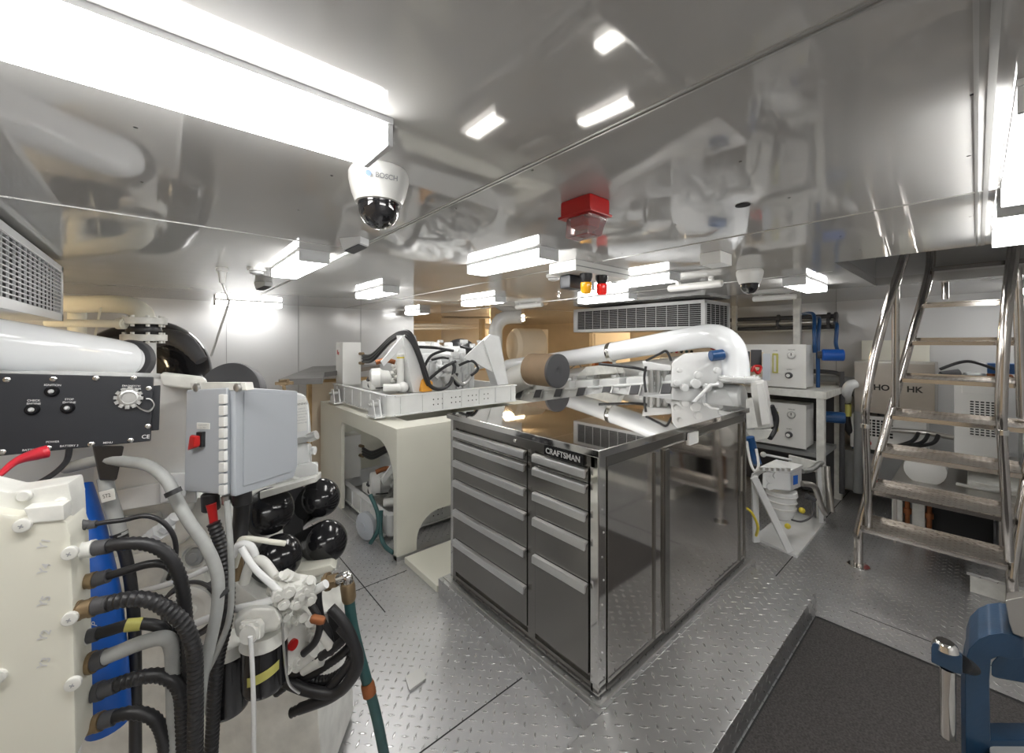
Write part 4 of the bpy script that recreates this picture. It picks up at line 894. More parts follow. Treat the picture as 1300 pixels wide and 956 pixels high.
# white elbow + black hose beside steel cabinet
t = thing('intake_hose', 'black hose with tan band leaving a white elbow beside the steel cabinet', 'hose', at(1080, 520, 4.1))
MB().tube([at(1085, 487, 3.95), at(1078, 490, 3.95), at(1074, 500, 4.0), at(1074, 508, 4.1)], .045, 14).obj('elbow', 'white', t)
MB().tube([at(1074, 506, 4.1), at(1074, 530, 4.1), at(1080, 548, 4.1), at(1094, 562, 4.1), at(1100, 580, 4.1)], .037, 14).obj('tube', 'black', t)
MB().cyl(at(1074.5, 513, 4.09), at(1074.5, 528, 4.09), .041, seg=18).obj('band', 'lab_yel', t, label='tan band')
t = thing('handwheel_valve', 'blue handwheel valve by the wall near the floor, beside the stair rail', 'valve', at(1085, 577, 4.2))
c = at(1085, 577, 4.2); m = MB()
for k in range(20):
    a, b = k * PI / 10, (k + 1) * PI / 10; u, v = RT * .7 + FW * .3, UP
    m.cyl(c + (u * math.cos(a) + v * math.sin(a)) * .075, c + (u * math.cos(b) + v * math.sin(b)) * .075, .010, seg=8)
for k in range(2): m.cyl(c + (RT * math.cos(k * 1.57) + UP * math.sin(k * 1.57)) * .07, c - (RT * math.cos(k * 1.57) + UP * math.sin(k * 1.57)) * .07, .008, seg=8)
m.obj('handwheel', 'blue', t); MB().cyl(c, c + FW * .15 + RT * .15, .02, seg=12).obj('stem', 'blue', t)
MB().box(5.3, 5.62, .35, .93, .1, .5, .01).obj('bilge_tank', 'grey_mid', None, label='dull grey tank standing against the wall beneath the grey pipes', cat='tank')
# raised deck box beside the stair foot
t = thing('deck_box', 'low white deck box with diamond plate lid at the stair foot', 'deck box', (4.4, -.5, 0))
MB().box(3.92, 4.38, -1.2, .03, 0, .11, .004).obj('box_body', 'white_soft', t); MB().box(3.90, 4.40, -1.22, .045, .112, .13).obj('lid', 'tread_step', t)

# ================================================================ VISE AND BENCH
t = thing('workbench', 'grey steel workbench corner carrying the blue vise', 'workbench', (1.5, -.3, 0))
MB().box(1.24, 1.62, -.75, -.02, .56, .60, .006).obj('bench_top', 'grey_mid', t)
for (x, y) in ((1.27, -.08), (1.57, -.08), (1.27, -.72), (1.57, -.72)): MB().box(x - .02, x + .02, y - .02, y + .02, 0.02, .56, .003).obj('leg', 'grey_mid', t)
v = thing('bench_vise', 'blue bench vise with chrome knob and steel jaw on the workbench', 'vise', (1.48, -.1, .60))
def vp(pts, D): return [at(x, y, D) for x, y in pts]
D0 = 1.0
AW = at(1240, 800, 1.12) - at(1240, 800, 1.0); AW.z = 0
# curved body: thick arc sweep
m = MB(); N_ = 14; outer = [(1226, 960), (1225, 866), (1225, 822), (1229, 800), (1238, 787), (1252, 778), (1266, 775), (1280, 778)]
inner = [(1300, 812), (1288, 806), (1272, 810), (1262, 820), (1257, 838), (1256, 866), (1258, 960)]
out2 = [(1226, 960), (1225, 866), (1225, 840), (1230, 824), (1242, 812), (1256, 806), (1272, 804), (1284, 806)]
m.prism(vp(out2 + [(1300, 815), (1300, 836), (1284, 838), (1268, 834), (1258, 838), (1256, 866), (1258, 960)], D0), AW, .004)
m.obj('fixed_jaw_body', 'vise', v)
m = MB(); M_ = len(outer)
t1 = bmesh.new(); A_ = [t1.verts.new(p) for p in vp(outer, 1.12)]; B_ = [t1.verts.new(p) for p in vp(out2, 1.0)]; A2 = [t1.verts.new(p - UP * .05 + FW * .01) for p in vp(outer, 1.12)]; B2 = [t1.verts.new(p - UP * .05 + RT * .03) for p in vp(out2, 1.0)]
for i in range(M_ - 1): t1.faces.new((A_[i], A_[i + 1], B_[i + 1], B_[i])); t1.faces.new((A2[i], B2[i], B2[i + 1], A2[i + 1])); t1.faces.new((A_[i], A2[i], A2[i + 1], A_[i + 1]))
bmesh.ops.recalc_face_normals(t1, faces=t1.faces); m._merge(t1); m.obj('anvil_curve', 'vise', v)
MB().hull(vp([(1276, 762), (1310, 755), (1312, 815), (1286, 805), (1281, 790)], 1.0) + vp([(1278, 752), (1312, 750), (1312, 800), (1284, 790)], 1.12), .004).obj('steel_jaw', 'box_steel', v, label='bare steel jaw block')
MB().hull(vp([(1286, 812), (1312, 820), (1312, 870), (1258, 860), (1258, 842)], 1.02) + vp([(1290, 808), (1312, 810), (1312, 850)], 1.15), .006).obj('slide', 'vise', v)
MB().hull(vp([(1182, 820), (1186, 815), (1222, 834), (1222, 857), (1212, 855), (1182, 841)], .98) + vp([(1188, 812), (1222, 829), (1222, 850), (1186, 836)], 1.03), .004).obj('screw_head', 'vise', v)
MB().cyl(at(1200, 826, .985), at(1200, 814, .985), .024, .021, 24, .005).obj('handle_knob', 'chrome', v)
MB().cyl(at(1203, 849, 1.0), at(1203, 935, 1.0), .014, seg=16).obj('handle_bar', 'steel', v)
MB().cyl(at(1220, 842, 1.0), at(1232, 846, 1.02), .02, seg=18).obj('screw', 'black', v)
MB().prism(vp([(1236, 940), (1310, 940), (1310, 962), (1236, 962)], 1.0), AW * .4, .004).obj('base', 'vise', v)
# ================================================================ NEAR MAIN ENGINE
e1 = thing('marine_engine', 'near white main diesel engine crowded with hoses, filters and black canisters', 'engine', (-.2, 2.0, 0))
MB().box(-1.2, .10, 1.95, 4.3, 0, 1.30, .04).obj('engine_block', 'white', e1)
# big cover behind the black panel
m = MB().hull([at(x, y, 1.36) for x, y in ((-60, 470), (200, 480), (240, 486), (252, 497), (250, 640), (-60, 640))] + [at(x, y, 1.75) for x, y in ((-20, 468), (205, 474), (245, 482), (258, 492), (258, 610))], .012)
m.obj('front_cover', 'white', e1)
m = MB().hull([at(x, y, 1.33) for x, y in ((130, 626), (204, 612), (206, 640), (132, 652))] + [at(x, y, 1.4) for x, y in ((130, 626), (204, 612), (206, 640), (132, 652))], .004)
m.hull([at(x, y, 1.30) for x, y in ((202, 600), (240, 600), (236, 630), (203, 640))] + [at(x, y, 1.4) for x, y in ((202, 600), (240, 600), (236, 630), (203, 640))], .006); m.obj('cover_flange', 'white', e1)
MB().hull([at(x, y, 1.27) for x, y in ((203, 474), (234, 476), (262, 480), (264, 492), (240, 494), (206, 490))] + [at(x, y, 1.6) for x, y in ((206, 472), (258, 478), (262, 490))], .008).obj('lifting_lug', 'white_soft', e1)
# worn front case with pads and ports
fp = Pl(at(100, 700, 1.38), at(300, 700, 1.42), at(200, 820, 1.38))
def slab(m, poly, off0, off1, bev=.006, P=fp): return m.prism([P.p(x, y, off0) for x, y in poly], P.n * (off1 - off0), bev)
slab(MB(), ((40, 640), (240, 632), (285, 630), (296, 660), (300, 740), (350, 780), (400, 820), (410, 1010), (20, 1010)), -.35, 0, .01).obj('timing_case', 'white_soft', e1)
m = MB()
for poly in (((150, 655), (205, 648), (212, 672), (160, 690)), ((215, 660), (240, 652), (252, 672), (232, 690), (214, 682)), ((150, 705), (205, 695), (215, 725), (205, 745), (155, 745)), ((222, 735), (262, 722), (272, 742), (240, 760)), ((160, 760), (215, 752), (225, 800), (170, 812)), ((100, 660), (140, 655), (142, 690), (105, 700))):
    slab(m, poly, 0, .022, .006)
m.obj('stiffening_pads', 'white_soft', e1)
def port(px, py, r, name='port_cover', depth=.03, inner='grey_mid', P=fp):
    q = MB().lathe(P.p(px, py), P.n, [(0, r), (depth, r * .97), (depth, r * .8), (depth * .6, r * .78)], 28).obj(name, 'white_soft', e1)
    MB().lathe(P.p(px, py, depth * .6), P.n, [(0, r * .62), (.01, r * .6), (.012, r * .35), (.016, r * .3)], 20).obj('port_plug', inner, q)
    return q
port(253, 703, .048); port(165, 627, .022, depth=.08); port(240, 640, .02, depth=.05); port(230, 760, .03)
q = MB().lathe(fp.p(249, 768), fp.n, [(0, .095), (.03, .095), (.03, .085), (.02, .084)], 36).obj('port_cover', 'gasket', e1, label='round opening with black rubber rim')
MB().lathe(fp.p(249, 768, .02), fp.n, [(0, .075), (.01, .074), (.012, .05), (.006, .048), (.006, .02), (.012, .018)], 30).obj('gauge_glass', 'label', q)
# rods crossing the case
def etube(pts, rpx, m, name, smooth=True, seg=12, corr=0):
    P = [at(*q) for q in pts]; return MB().tube(P, [rpx * q[2] / FPX for q in pts], seg, smooth=smooth, corr=corr).obj(name, m, e1)
etube([(170, 752, 1.32), (205, 744, 1.3), (240, 732, 1.28), (266, 720, 1.28)], 3.4, 'white', 'oil_pipe')
etube([(205, 812, 1.25), (240, 795, 1.22), (290, 776, 1.18), (330, 766, 1.16), (350, 761, 1.16)], 4.6, 'white', 'oil_pipe')
etube([(186, 684, 1.28), (205, 672, 1.28), (222, 656, 1.28)], 6.5, 'white', 'oil_pipe')
MB().cyl(at(196, 680, 1.27), at(204, 674, 1.27), .026, seg=6).cyl(at(209, 670, 1.27), at(214, 666, 1.27), .023, seg=6).obj('pipe_union', 'white', e1)
etube([(295, 706, 1.2), (304, 692, 1.2), (318, 694, 1.2), (324, 706, 1.2)], 5, 'white', 'oil_pipe')
etube([(306, 695, 1.14), (322, 720, 1.14), (345, 742, 1.14), (360, 756, 1.14)], 4.2, 'white', 'oil_pipe')
etube([(310, 740, 1.2), (318, 716, 1.2), (332, 712, 1.2), (346, 728, 1.2), (358, 748, 1.18)], 6, 'white_soft', 'oil_pipe')
etube([(298, 720, 1.22), (304, 700, 1.22), (308, 684, 1.22), (345, 688, 1.24), (362, 690, 1.26)], 3.4, 'cream', 'oil_pipe')
etube([(300, 735, 1.24), (302, 712, 1.24), (306, 690, 1.24)], 7, 'brass', 'oil_pipe')
etube([(395, 752, 1.2), (408, 745, 1.2), (414, 741, 1.2)], 5.5, 'white', 'oil_pipe')
# valve block
m = MB(); vb = Pl(at(340, 765, 1.13), at(405, 760, 1.2), at(370, 735, 1.16))
slab(m, ((343, 752), (372, 742), (400, 745), (403, 762), (378, 771), (348, 772)), -.07, 0, .006, vb)
for (x, y, r) in ((352, 753, .016), (366, 748, .018), (382, 752, .02), (360, 763, .016), (376, 762, .018), (393, 757, .018), (388, 745, .014)): m.lathe(vb.p(x, y), vb.n, [(0, r), (.02, r), (.02, r * .5), (.028, r * .5)], 8)
m.obj('valve_block', 'white_soft', e1)
m = MB(); random.seed(5)
for k in range(18):
    x, y = random.uniform(340, 400), random.uniform(735, 790); m.cyl(at(x, y, 1.2), at(x + random.uniform(-14, 14), y + random.uniform(-10, 10), 1.17), random.uniform(.008, .016), seg=8)
m.obj('fittings', 'white_soft', e1, kind='stuff')
# filter head and canisters
MB().hull([at(x, y, 1.10) for x, y in ((296, 790), (318, 772), (350, 772), (358, 790), (352, 800), (300, 812))] + [at(x, y, 1.25) for x, y in ((300, 770), (330, 760), (360, 775), (360, 800))], .012).obj('filter_head', 'white_soft', e1)
def canister(px, py0, py1, rpx, D, label):
    r = rpx * D / FPX; c = at(px, py0, D); L = (py1 - py0) * D / FPX
    f = MB().lathe(c, (0.0, 0.0, -1), [(0, r * .93), (.006, r), (L - .02, r), (L - .006, r * .93), (L, r * .8)], 32).obj('oil_filter', 'black_gloss', e1, label=label)
    MB().lathe(c + Vector((0, 0, .03)), (0, 0, -1), [(0, r * .9), (.03, r * 1.06), (.034, r * .98)], 32).obj('filter_collar', 'white_soft', f); return f, c, r
f, c, r = canister(336, 812, 872, 26, 1.15, 'black oil filter with yellow sticker')
d = Vector((-c.x, -c.y, 0)).normalized(); m = MB()
tb = bmesh.new(); a0_ = math.atan2(d.y, d.x); va = []
for k in range(9):
    a = a0_ - .75 + k * .17; p_ = c + Vector((math.cos(a), math.sin(a), 0)) * (r + .0015) - Vector((0, 0, .062 - k * .003))
    va.append((tb.verts.new(p_), tb.verts.new(p_ - Vector((0, 0, .026)))))
for a, b in zip(va, va[1:]): tb.faces.new((a[0], b[0], b[1], a[1]))
m._merge(tb); m.obj('sticker', 'lab_yel', f)
f, c, r = canister(290, 825, 900, 24, 1.22, 'black oil filter half hidden behind grey hoses')
m = MB(); sq = Pl(at(304, 815, 1.07), at(334, 812, 1.07), at(318, 790, 1.08))
slab(m, ((304, 790), (326, 788), (331, 795), (330, 812), (306, 817)), -.02, 0, .004, sq)
for q in ((308, 795), (326, 792), (326, 809), (309, 812)): m.lathe(sq.p(*q), sq.n, [(0, .006), (.006, .006)], 6)
m.lathe(sq.p(318, 804), sq.n, [(0, .024), (.012, .022)], 20); m.obj('drain_cover', 'white_soft', e1)
etube([(318, 808, 1.06), (320, 840, 1.06), (322, 900, 1.06), (322, 960, 1.08)], 2.8, 'white', 'vent_tube')
etube([(358, 790, 1.12), (361, 830, 1.12), (366, 866, 1.13), (380, 880, 1.15)], 1.6, 'galv', 'clip_wire')
# bolted round cover
bc = Pl(at(370, 843, 1.22), at(390, 820, 1.24), at(370, 795, 1.22)); c = at(371, 818, 1.22); n_ = (Vector((0, 0, H)) - c).normalized(); n_ = (n_ * .6 + RT * .8 - UP * .3).normalized()
m = MB().lathe(c - n_ * .06, n_, [(0, .085), (.05, .085), (.06, .078)], 32); u_ = n_.orthogonal().normalized(); w_ = n_.cross(u_)
m.obj('pump_cover', 'white_soft', e1)
for k in range(12):
    a = k * PI / 6; MB().lathe(c + (u_ * math.cos(a) + w_ * math.sin(a)) * .063, n_, [(0, .013), (.012, .012), (.012, .007), (.004, .006)], 10).obj('cover_bolt', 'white_soft', e1)
MB().lathe(c, n_, [(0, .016), (.008, .015)], 20).obj('centre_cap', 'red', e1, label='red centre cap')
for (a, b, rr) in (((375, 845), (398, 825), 9), ((385, 850), (408, 838), 7), ((400, 795), (420, 822), 5), ((340, 790), (356, 780), 8)):
    MB().cyl(at(*a, 1.25), at(*b, 1.25), rr * 1.25 / FPX, seg=14).obj('bracket_tube', 'white_soft', e1)
# black gloss canisters
can = []
for k, (px, py, D, rp, bx, by) in enumerate(((410, 630, 1.95, 24, -42, 26), (346, 647, 1.55, 29, -40, 14), (418, 686, 1.80, 26, -48, 20), (357, 706, 1.50, 28, -38, 18))):
    r = rp * D / FPX; c = at(px, py, D); b = at(px + bx, py + by, D * 1.13); ax_ = (c - b).normalized()
    lb = ['black gloss canister closest to the white stand', 'black gloss canister just beneath the grey junction box', 'lower black gloss canister above the hose elbow', 'black gloss canister behind the tan pipe'][k]
    o = MB().lathe(b, ax_, [(0, r * .8)] + [(.01, r * .97), ((c - b).length - r * .25, r)] + [((c - b).length - r * .25 + r * .62 * math.sin(q), r * math.cos(q)) for q in [PI / 2 * i / 9 for i in range(1, 10)]], 40).obj('gas_canister', 'black_gloss', e1, label=lb)
MB().hull([at(x, y, 1.55) for x, y in ((310, 742), (420, 716), (428, 724), (330, 756))] + [at(x, y, 2.0) for x, y in ((320, 712), (425, 702), (430, 708), (325, 722))], .01).obj('canister_tray', 'cream', e1)
MB().hull([at(x, y, 1.95) for x, y in ((300, 610), (385, 606), (385, 700), (300, 715))] + [at(x, y, 2.2) for x, y in ((310, 600), (385, 606), (385, 690))], .01).obj('rear_case', 'gasket', e1)
MB().hull([at(x, y, 1.5) for x, y in ((330, 625), (400, 606), (402, 612), (330, 634))] + [at(x, y, 1.9) for x, y in ((330, 618), (408, 598), (408, 606))], .004).obj('support_rail', 'white_soft', e1)
# white module with warning label, clamp and lower head
q = MB().hull([at(x, y, 1.78) for x, y in ((340, 500), (366, 496), (388, 502), (392, 520), (394, 560), (345, 560))] + [at(x, y, 2.0) for x, y in ((345, 496), (385, 500), (392, 512), (396, 556), (350, 556))], .012).obj('cylinder_module', 'white', e1)
lp = Pl(at(372, 548, 1.775), at(392, 545, 1.785), at(372, 508, 1.775))
slab(MB(), ((373, 508), (389, 506), (391, 546), (374, 549)), .001, .004, .001, lp).obj('warning_label', 'label', q)
text('WARNING', .013, 'ink', lp.p(381, 513, .004), lp.x, lp.y, q)
for k in range(6): text('HOT SURFACE NO STEP'[:12 + k % 3], .0075, 'ink_g', lp.p(381, 519 + k * 3.6, .004), lp.x, lp.y, q)
MB().hull([at(x, y, 1.74) for x, y in ((366, 558), (394, 553), (395, 560), (367, 566))] + [at(x, y, 1.9) for x, y in ((366, 558), (396, 553), (396, 560))], .003).obj('band_clamp', 'galv', e1)
MB().cyl(at(392, 556, 1.74), at(402, 552, 1.74), .02, seg=10).obj('clamp_bolt', 'galv', e1)
q = MB().hull([at(x, y, 1.78) for x, y in ((352, 566), (392, 562), (394, 592), (350, 600))] + [at(x, y, 2.0) for x, y in ((352, 566), (396, 562), (396, 590))], .015); q.hull([at(x, y, 1.75) for x, y in ((345, 598), (396, 586), (404, 590), (404, 604), (350, 618))] + [at(x, y, 2.0) for x, y in ((350, 590), (404, 586), (404, 602))], .01)
q.cyl(at(396, 572, 1.8), at(400, 572, 1.8), .018, seg=12).obj('cylinder_head', 'white', e1)
etube([(362, 605, 1.7), (376, 608, 1.7), (386, 612, 1.7)], 2, 'label', 'cable_tail')
MB().ball(at(386, 612, 1.68), .016).obj('cable_cap', 'label', e1)
# discs behind
MB().lathe(at(290, 502, 2.05), -FW + UP * .25, [(-.05, .165), (0, .17), (.01, .165), (.01, .08), (.0, .07)], 44).obj('damper_disc', 'gasket', e1, label='dark rubber disc behind the grey box')
MB().lathe(at(25, 500, 1.7), -FW + UP * .25, [(-.05, .12), (0, .125), (.01, .12)], 36).obj('damper_disc', 'gasket', e1)
MB().cyl(at(356, 486, 1.95), at(366, 485, 1.95), .016, seg=8).cyl(at(350, 487, 1.95), at(372, 486, 1.95), .008, seg=10).cyl(at(360, 486, 1.95), at(362, 505, 1.95), .008, seg=8).obj('pipe_union', 'brass', e1)
# charge pipe, elbow and column
MB().tube([at(-110, 428, 1.35), at(-40, 434, 1.5), at(40, 443, 1.72), at(100, 450, 1.95), at(140, 455, 2.12), at(158, 457, 2.2), at(168, 458, 2.24), at(172, 458.5, 2.26)], [.104] * 5 + [.098, .075, .02], 32).obj('charge_pipe', 'pipe_white', e1)
MB().lathe(at(168, 458, 2.28), (at(168, 458, 2.28) - at(140, 455, 2.12)).normalized(), [(-.04, .112), (-.03, .116), (0, .116), (.01, .1)], 28).obj('pipe_clamp', 'gasket', e1)
t = thing('water_pipe', 'cream water pipe bending down into a bolted flange behind the black panel', 'pipe', at(183, 430, 2.6))
MB().tube([at(20, 383, 2.9), at(90, 386, 2.8), at(140, 386, 2.7), at(165, 388, 2.65), at(179, 396, 2.62), at(183, 404, 2.6), at(183, 410, 2.6)], .058, 20).obj('pipe', 'cream', t)
for py in (408, 429):
    c = at(183, py, 2.6); f_ = MB().lathe(c, (0, 0, -1), [(-.022, .11), (-.02, .115), (.018, .115), (.02, .11)], 24)
    for k in range(8): a = k * PI / 4 + .2; f_.cyl(c + Vector((.095 * math.cos(a), .095 * math.sin(a), -.035)), c + Vector((.095 * math.cos(a), .095 * math.sin(a), .035)), .011, seg=6)
    f_.obj('flange', 'white_soft', t)
MB().lathe(at(183, 411, 2.6), (0, 0, -1), [(0, .07), (.02, .085), (.05, .09), (.08, .075)], 24).obj('rubber_bellows', 'black', t)
MB().box(at(183, 440, 2.6).x - .06, at(183, 440, 2.6).x + .06, at(183, 440, 2.6).y - .05, at(183, 440, 2.6).y + .05, 1.3, 1.6, .006).obj('column', 'white', t)
m = MB().cyl(at(60, 410, 2.5), at(160, 411, 2.5), .024, seg=14).cyl(at(150, 411, 2.5), at(158, 411, 2.5), .034, seg=14); m.obj('steam_pipe', 'cream', None, label='thin cream pipe running into the flange from beneath the air grille', cat='pipe')
MB().tube([at(98, 395, 2.9), at(98, 420, 2.9), at(100, 440, 2.9)], .05, 14).obj('drop_pipe', 'cream', None, label='short cream pipe dropping behind the big white pipe', cat='pipe')
MB().tube([at(100, 485, 3.3), at(150, 452, 3.3), at(195, 441, 3.3), at(222, 452, 3.2), at(234, 475, 3.15), at(236, 505, 3.1), at(232, 560, 3.1)], [.22, .22, .22, .2, .18, .18, .18], 28).obj('exhaust_bellows', 'black_gloss', None, label='fat shiny black rubber exhaust hose arching behind the flange', cat='hose')
MB().tube([at(196, 432, 2.9), at(215, 428, 2.9), at(236, 436, 2.9), at(256, 458, 2.9)], [.055, .06, .06, .04], 16, corr=.06, pitch=.05).obj('exhaust_lagging', 'gasket', None, label='crumpled dark heat wrap on the black exhaust hose', cat='lagging')
MB().tube([at(128, 390, 2.6), at(122, 420, 2.6), at(116, 450, 2.6)], .006, 8).obj('thin_cable', 'cream', None, label='thin cream cable hanging behind the big white pipe', cat='cable')

# ---------------------------------------------------------------- black instrument panel
t = thing('instrument_panel', 'black engine instrument panel with warning lamps fixed on the near engine', 'control panel', at(90, 560, 1.1))
P = Pl(at(-60, 470, .98), at(194, 478, 1.20), at(-60, 586, .97))
slab(MB(), ((-70, 472), (195, 478.5), (191, 560), (-70, 586)), -.018, 0, .003, P).obj('plate', 'black_panel', t)
slab(MB(), ((190, 490), (203, 489), (201, 547), (188, 548)), -.03, -.02, .002, P).obj('rear_plate', 'black_panel', t)
for (x, y) in ((9, 482), (68, 481), (122, 480), (170, 479.5), (189, 493), (188, 541), (166, 559), (116, 564), (61, 569), (3, 574)):
    MB().lathe(P.p(x, y), P.n, [(0, .007), (.003, .007), (.005, .004)], 12).obj('screw', 'chrome', t)
for (x, y) in ((66, 497), (41, 520), (86, 518)):
    q = MB().lathe(P.p(x, y), P.n, [(0, .0145), (.006, .0135), (.010, .010)], 20).obj('warning_lamp', 'black_gloss', t)
    MB().lathe(P.p(x, y, .010), P.n, [(0, .006), (.004, .005), (.007, .003)], 12).obj('lamp_lens', 'fix_grey', q)
for (s, x, y, h) in (('IGNITION', 67, 489, .0085), ('CHECK', 43, 508.5, .0085), ('ENGINE', 43, 512.5, .0085), ('STOP', 88, 507, .0085), ('ENGINE', 88, 511, .0085), ('DIAGNOSTIC', 167, 490, .008), ('CONNECTOR', 167, 493.6, .008), ('POWER', 67, 561, .0085), ('BATTERY 1/2', 43, 571, .0085), ('BATTERY 3', 88, 566, .0085), ('MENU', 137, 562, .0085), ('CE', 185, 554.5, .018)):
    text(s, h * .82, 'ink_w', P.p(x, y), P.x, P.y, t, 'panel_lettering', bold=.01)
q = MB().lathe(P.p(164, 505), P.n, [(0, .026), (.010, .026), (.013, .021), (.013, .016), (.008, .015)], 28)
for k in range(12): a = k * PI / 6; q.obox(P.p(164, 505, .008) + (P.x * math.cos(a) + P.y * math.sin(a)) * .027, (P.x * math.cos(a) + P.y * math.sin(a)) * .008, (-P.x * math.sin(a) + P.y * math.cos(a)) * .009, P.n * .014)
q.obj('diagnostic_socket', 'galv', t)
for a in (0, .006): MB().tube([P.p(172, 513, .01), P.p(180, 519, .014), P.p(190, 521 + a * 200, .014), P.p(196, 514, .012), P.p(192, 507, .012), P.p(186, 506, .012)], .0018, 6).obj('cap_chain', 'galv', t)
# cables below the panel
hose([(60, 573, 1.0), (45, 577, .98), (20, 586, .93), (-4, 606, .88), (-30, 625, .85)], [8, 7.5, 4.5, 3, 3], 'red_cable', 'red battery cable with thick boot under the black instrument panel', cat='cable', name='battery_cable')
hose([(88, 570, 1.03), (84, 586, 1.0), (66, 603, .95), (35, 619, .9), (-5, 628, .86), (-40, 632, .84)], 3.2, 'black', 'thin black cable bowing under the black instrument panel', cat='cable', name='battery_cable')
t = thing('cable_gland', 'wedge shaped black cable boot feeding grey cable beneath the instrument panel', 'cable boot', at(138, 590, 1.1))
MB().hull([at(x, y, 1.10) for x, y in ((117, 566), (158, 566), (154, 582), (148, 610), (126, 610), (122, 584))] + [at(x, y, 1.16) for x, y in ((117, 566), (158, 566), (148, 610), (126, 610))], .006).obj('boot', 'black', t)
hose([(133, 606, 1.12), (138, 630, 1.12), (146, 655, 1.12), (153, 680, 1.12)], [8, 8, 8, 8], 'hose_grey', None, parent=t, name='grey_cable')
hose([(151, 676, 1.12), (158, 700, 1.12), (166, 740, 1.12), (171, 800, 1.12), (172, 870, 1.14), (172, 960, 1.16)], [9, 6.5, 6.5, 6.5, 6.5, 6.5], 'black', None, parent=t, name='black_sleeve')
MB().hull([at(x, y, 1.085) for x, y in ((125, 625), (145, 620), (147, 634), (129, 639))] + [at(x, y, 1.1) for x, y in ((125, 625), (145, 620), (147, 634), (129, 639))], .002).obj('cable_tag', 'label', t)
text('ST2', .014, 'ink', at(136, 629.5, 1.083), RT + UP * .25, UP - RT * .25, t)

# ---------------------------------------------------------------- grey junction box
t = thing('junction_box', 'light grey hinged junction box with red switch on the near engine', 'junction box', at(300, 620, 1.3))
A, B, Cc = (236, 495, 624, 1.24), (288, 492, 629, 1.16), (371, 497, 604, 1.42)
bk = at(318, 500, 1.55) - at(288, 492, 1.16)
tA, tB, tC = [at(q[0], q[1], q[3]) for q in (A, B, Cc)]; lA, lB, lC = at(233, 624, 1.24), at(287, 629, 1.16), at(370, 604, 1.42)
tD, lD = tA + (tC - tB), lA + (lC - lB)
MB().hull([tA, tB, tC, tD, lA, lB, lC, lD], .008).obj('case', 'grey_box', t)
P = Pl(lB, lC, tB); Q = Pl(lA, lB, tA)
slab(MB(), ((291, 491), (371, 496), (371, 590), (366, 606), (291, 630)), .001, .022, .006, P).obj('door', 'grey_box', t)
slab(MB(), ((301, 497), (367, 501), (367, 590), (362, 598), (300, 617)), .022, .025, .002, P).obj('door_panel', 'grey_box', t)
for k in range(9):
    y = 500 + k * 14.3
    slab(MB(), ((284.5, y), (291.5, y), (291.5, y + 12), (284.5, y + 12)), .004, .016, .003, Q).obj('hinge_knuckle', 'plastic_white', t)
slab(MB(), ((251, 536.5), (267, 537), (267, 545), (251, 544.5)), .0, .003, .001, Q).obj('label_plate', 'label', t)
text('ENGINE ROOM', .0062, 'ink_g', Q.p(259, 539.4, .003), Q.x, Q.y, t, 'label_lettering'); text('CALL OPEN', .0062, 'ink_g', Q.p(259, 542.8, .003), Q.x, Q.y, t, 'label_lettering')
slab(MB(), ((254.5, 547.5), (261.5, 547.8), (261, 567), (254, 566)), 0, .012, .002, Q).obj('switch_base', 'black', t)
MB().hull([Q.p(x, y, o) for x, y, o in ((249, 550, .012), (260, 552, .012), (260, 566, .012), (246, 570, .012), (251, 552, .022), (257, 553, .022), (256, 565, .022), (248, 570, .022))], .003).obj('switch_lever', 'red', t)
slab(MB(), ((238, 486), (308, 486), (310, 496), (240, 496)), -.03, -.006, .003, Q).obj('mounting_bracket', 'white_soft', t)
for q in ((249, 492), (301, 492)): MB().lathe(Q.p(q[0], q[1], -.006), Q.n, [(0, .013), (.008, .013), (.012, .008)], 14).obj('bracket_bolt', 'galv', t)
for (x, y0, y1, rp) in ((267, 626, 648, 10), (307, 622, 640, 11), (288, 628, 640, 6)): MB().cyl(at(x, y0, 1.22), at(x + 1, y1, 1.22), rp * 1.22 / FPX, seg=16, bev=.003).obj('cable_gland', 'black' if x != 288 else 'galv', t)
# hoses and cables from the junction box and around
hose([(268, 640, 1.2), (270, 652, 1.2), (272, 668, 1.2)], [6, 5, 4.5], 'red', 'short red sleeve under the junction box gland', cat='cable', name='red_cable')
hose([(271, 664, 1.17), (280, 690, 1.17), (287, 725, 1.16), (290, 760, 1.15), (285, 800, 1.14), (275, 850, 1.13), (268, 960, 1.13)], 8, 'black', 'corrugated black conduit dropping from the red sleeve to the floor', corr=.14, name='corrugated_conduit')
hose([(288, 636, 1.13), (290, 660, 1.12), (293, 700, 1.11), (294, 745, 1.10), (291, 785, 1.09), (278, 822, 1.08), (258, 862, 1.06), (240, 900, 1.06)], 3.6, 'hose_grey', 'slim grey cable sweeping down from the junction box', cat='cable', name='grey_cable')
hose([(307, 636, 1.35), (306, 660, 1.35), (303, 690, 1.33), (300, 720, 1.3)], 9, 'black', 'thick black cable behind the slim grey cable', cat='cable', name='black_cable')
hose([(84, 594, 1.15), (130, 584, 1.12), (160, 586, 1.1), (190, 592, 1.08), (212, 610, 1.07), (224, 634, 1.06), (240, 662, 1.05), (262, 694, 1.04), (276, 730, 1.03), (276, 770, 1.02), (268, 812, 1.01), (256, 866, 1.0), (246, 960, 1.0)], 7, 'hose_grey', 'thick grey hose arching from the instrument panel down to the floor', name='grey_hose')
for k, (x, y, rp) in enumerate(((220, 625, 9), (280, 754, 9), (264, 820, 9))):
    c = at(x, y, 1.03); MB().cyl(c - (UP * .5 + RT * -.25).normalized() * .006, c + (UP * .5 + RT * -.25).normalized() * .006, rp * 1.03 / FPX, seg=18).obj('cable_tie', 'black', None, label=['black cable tie around the thick grey hose near its top bend', 'black cable tie around the grey hoses at mid height', 'lowest black cable tie around the grey hoses'][k], cat='cable tie')

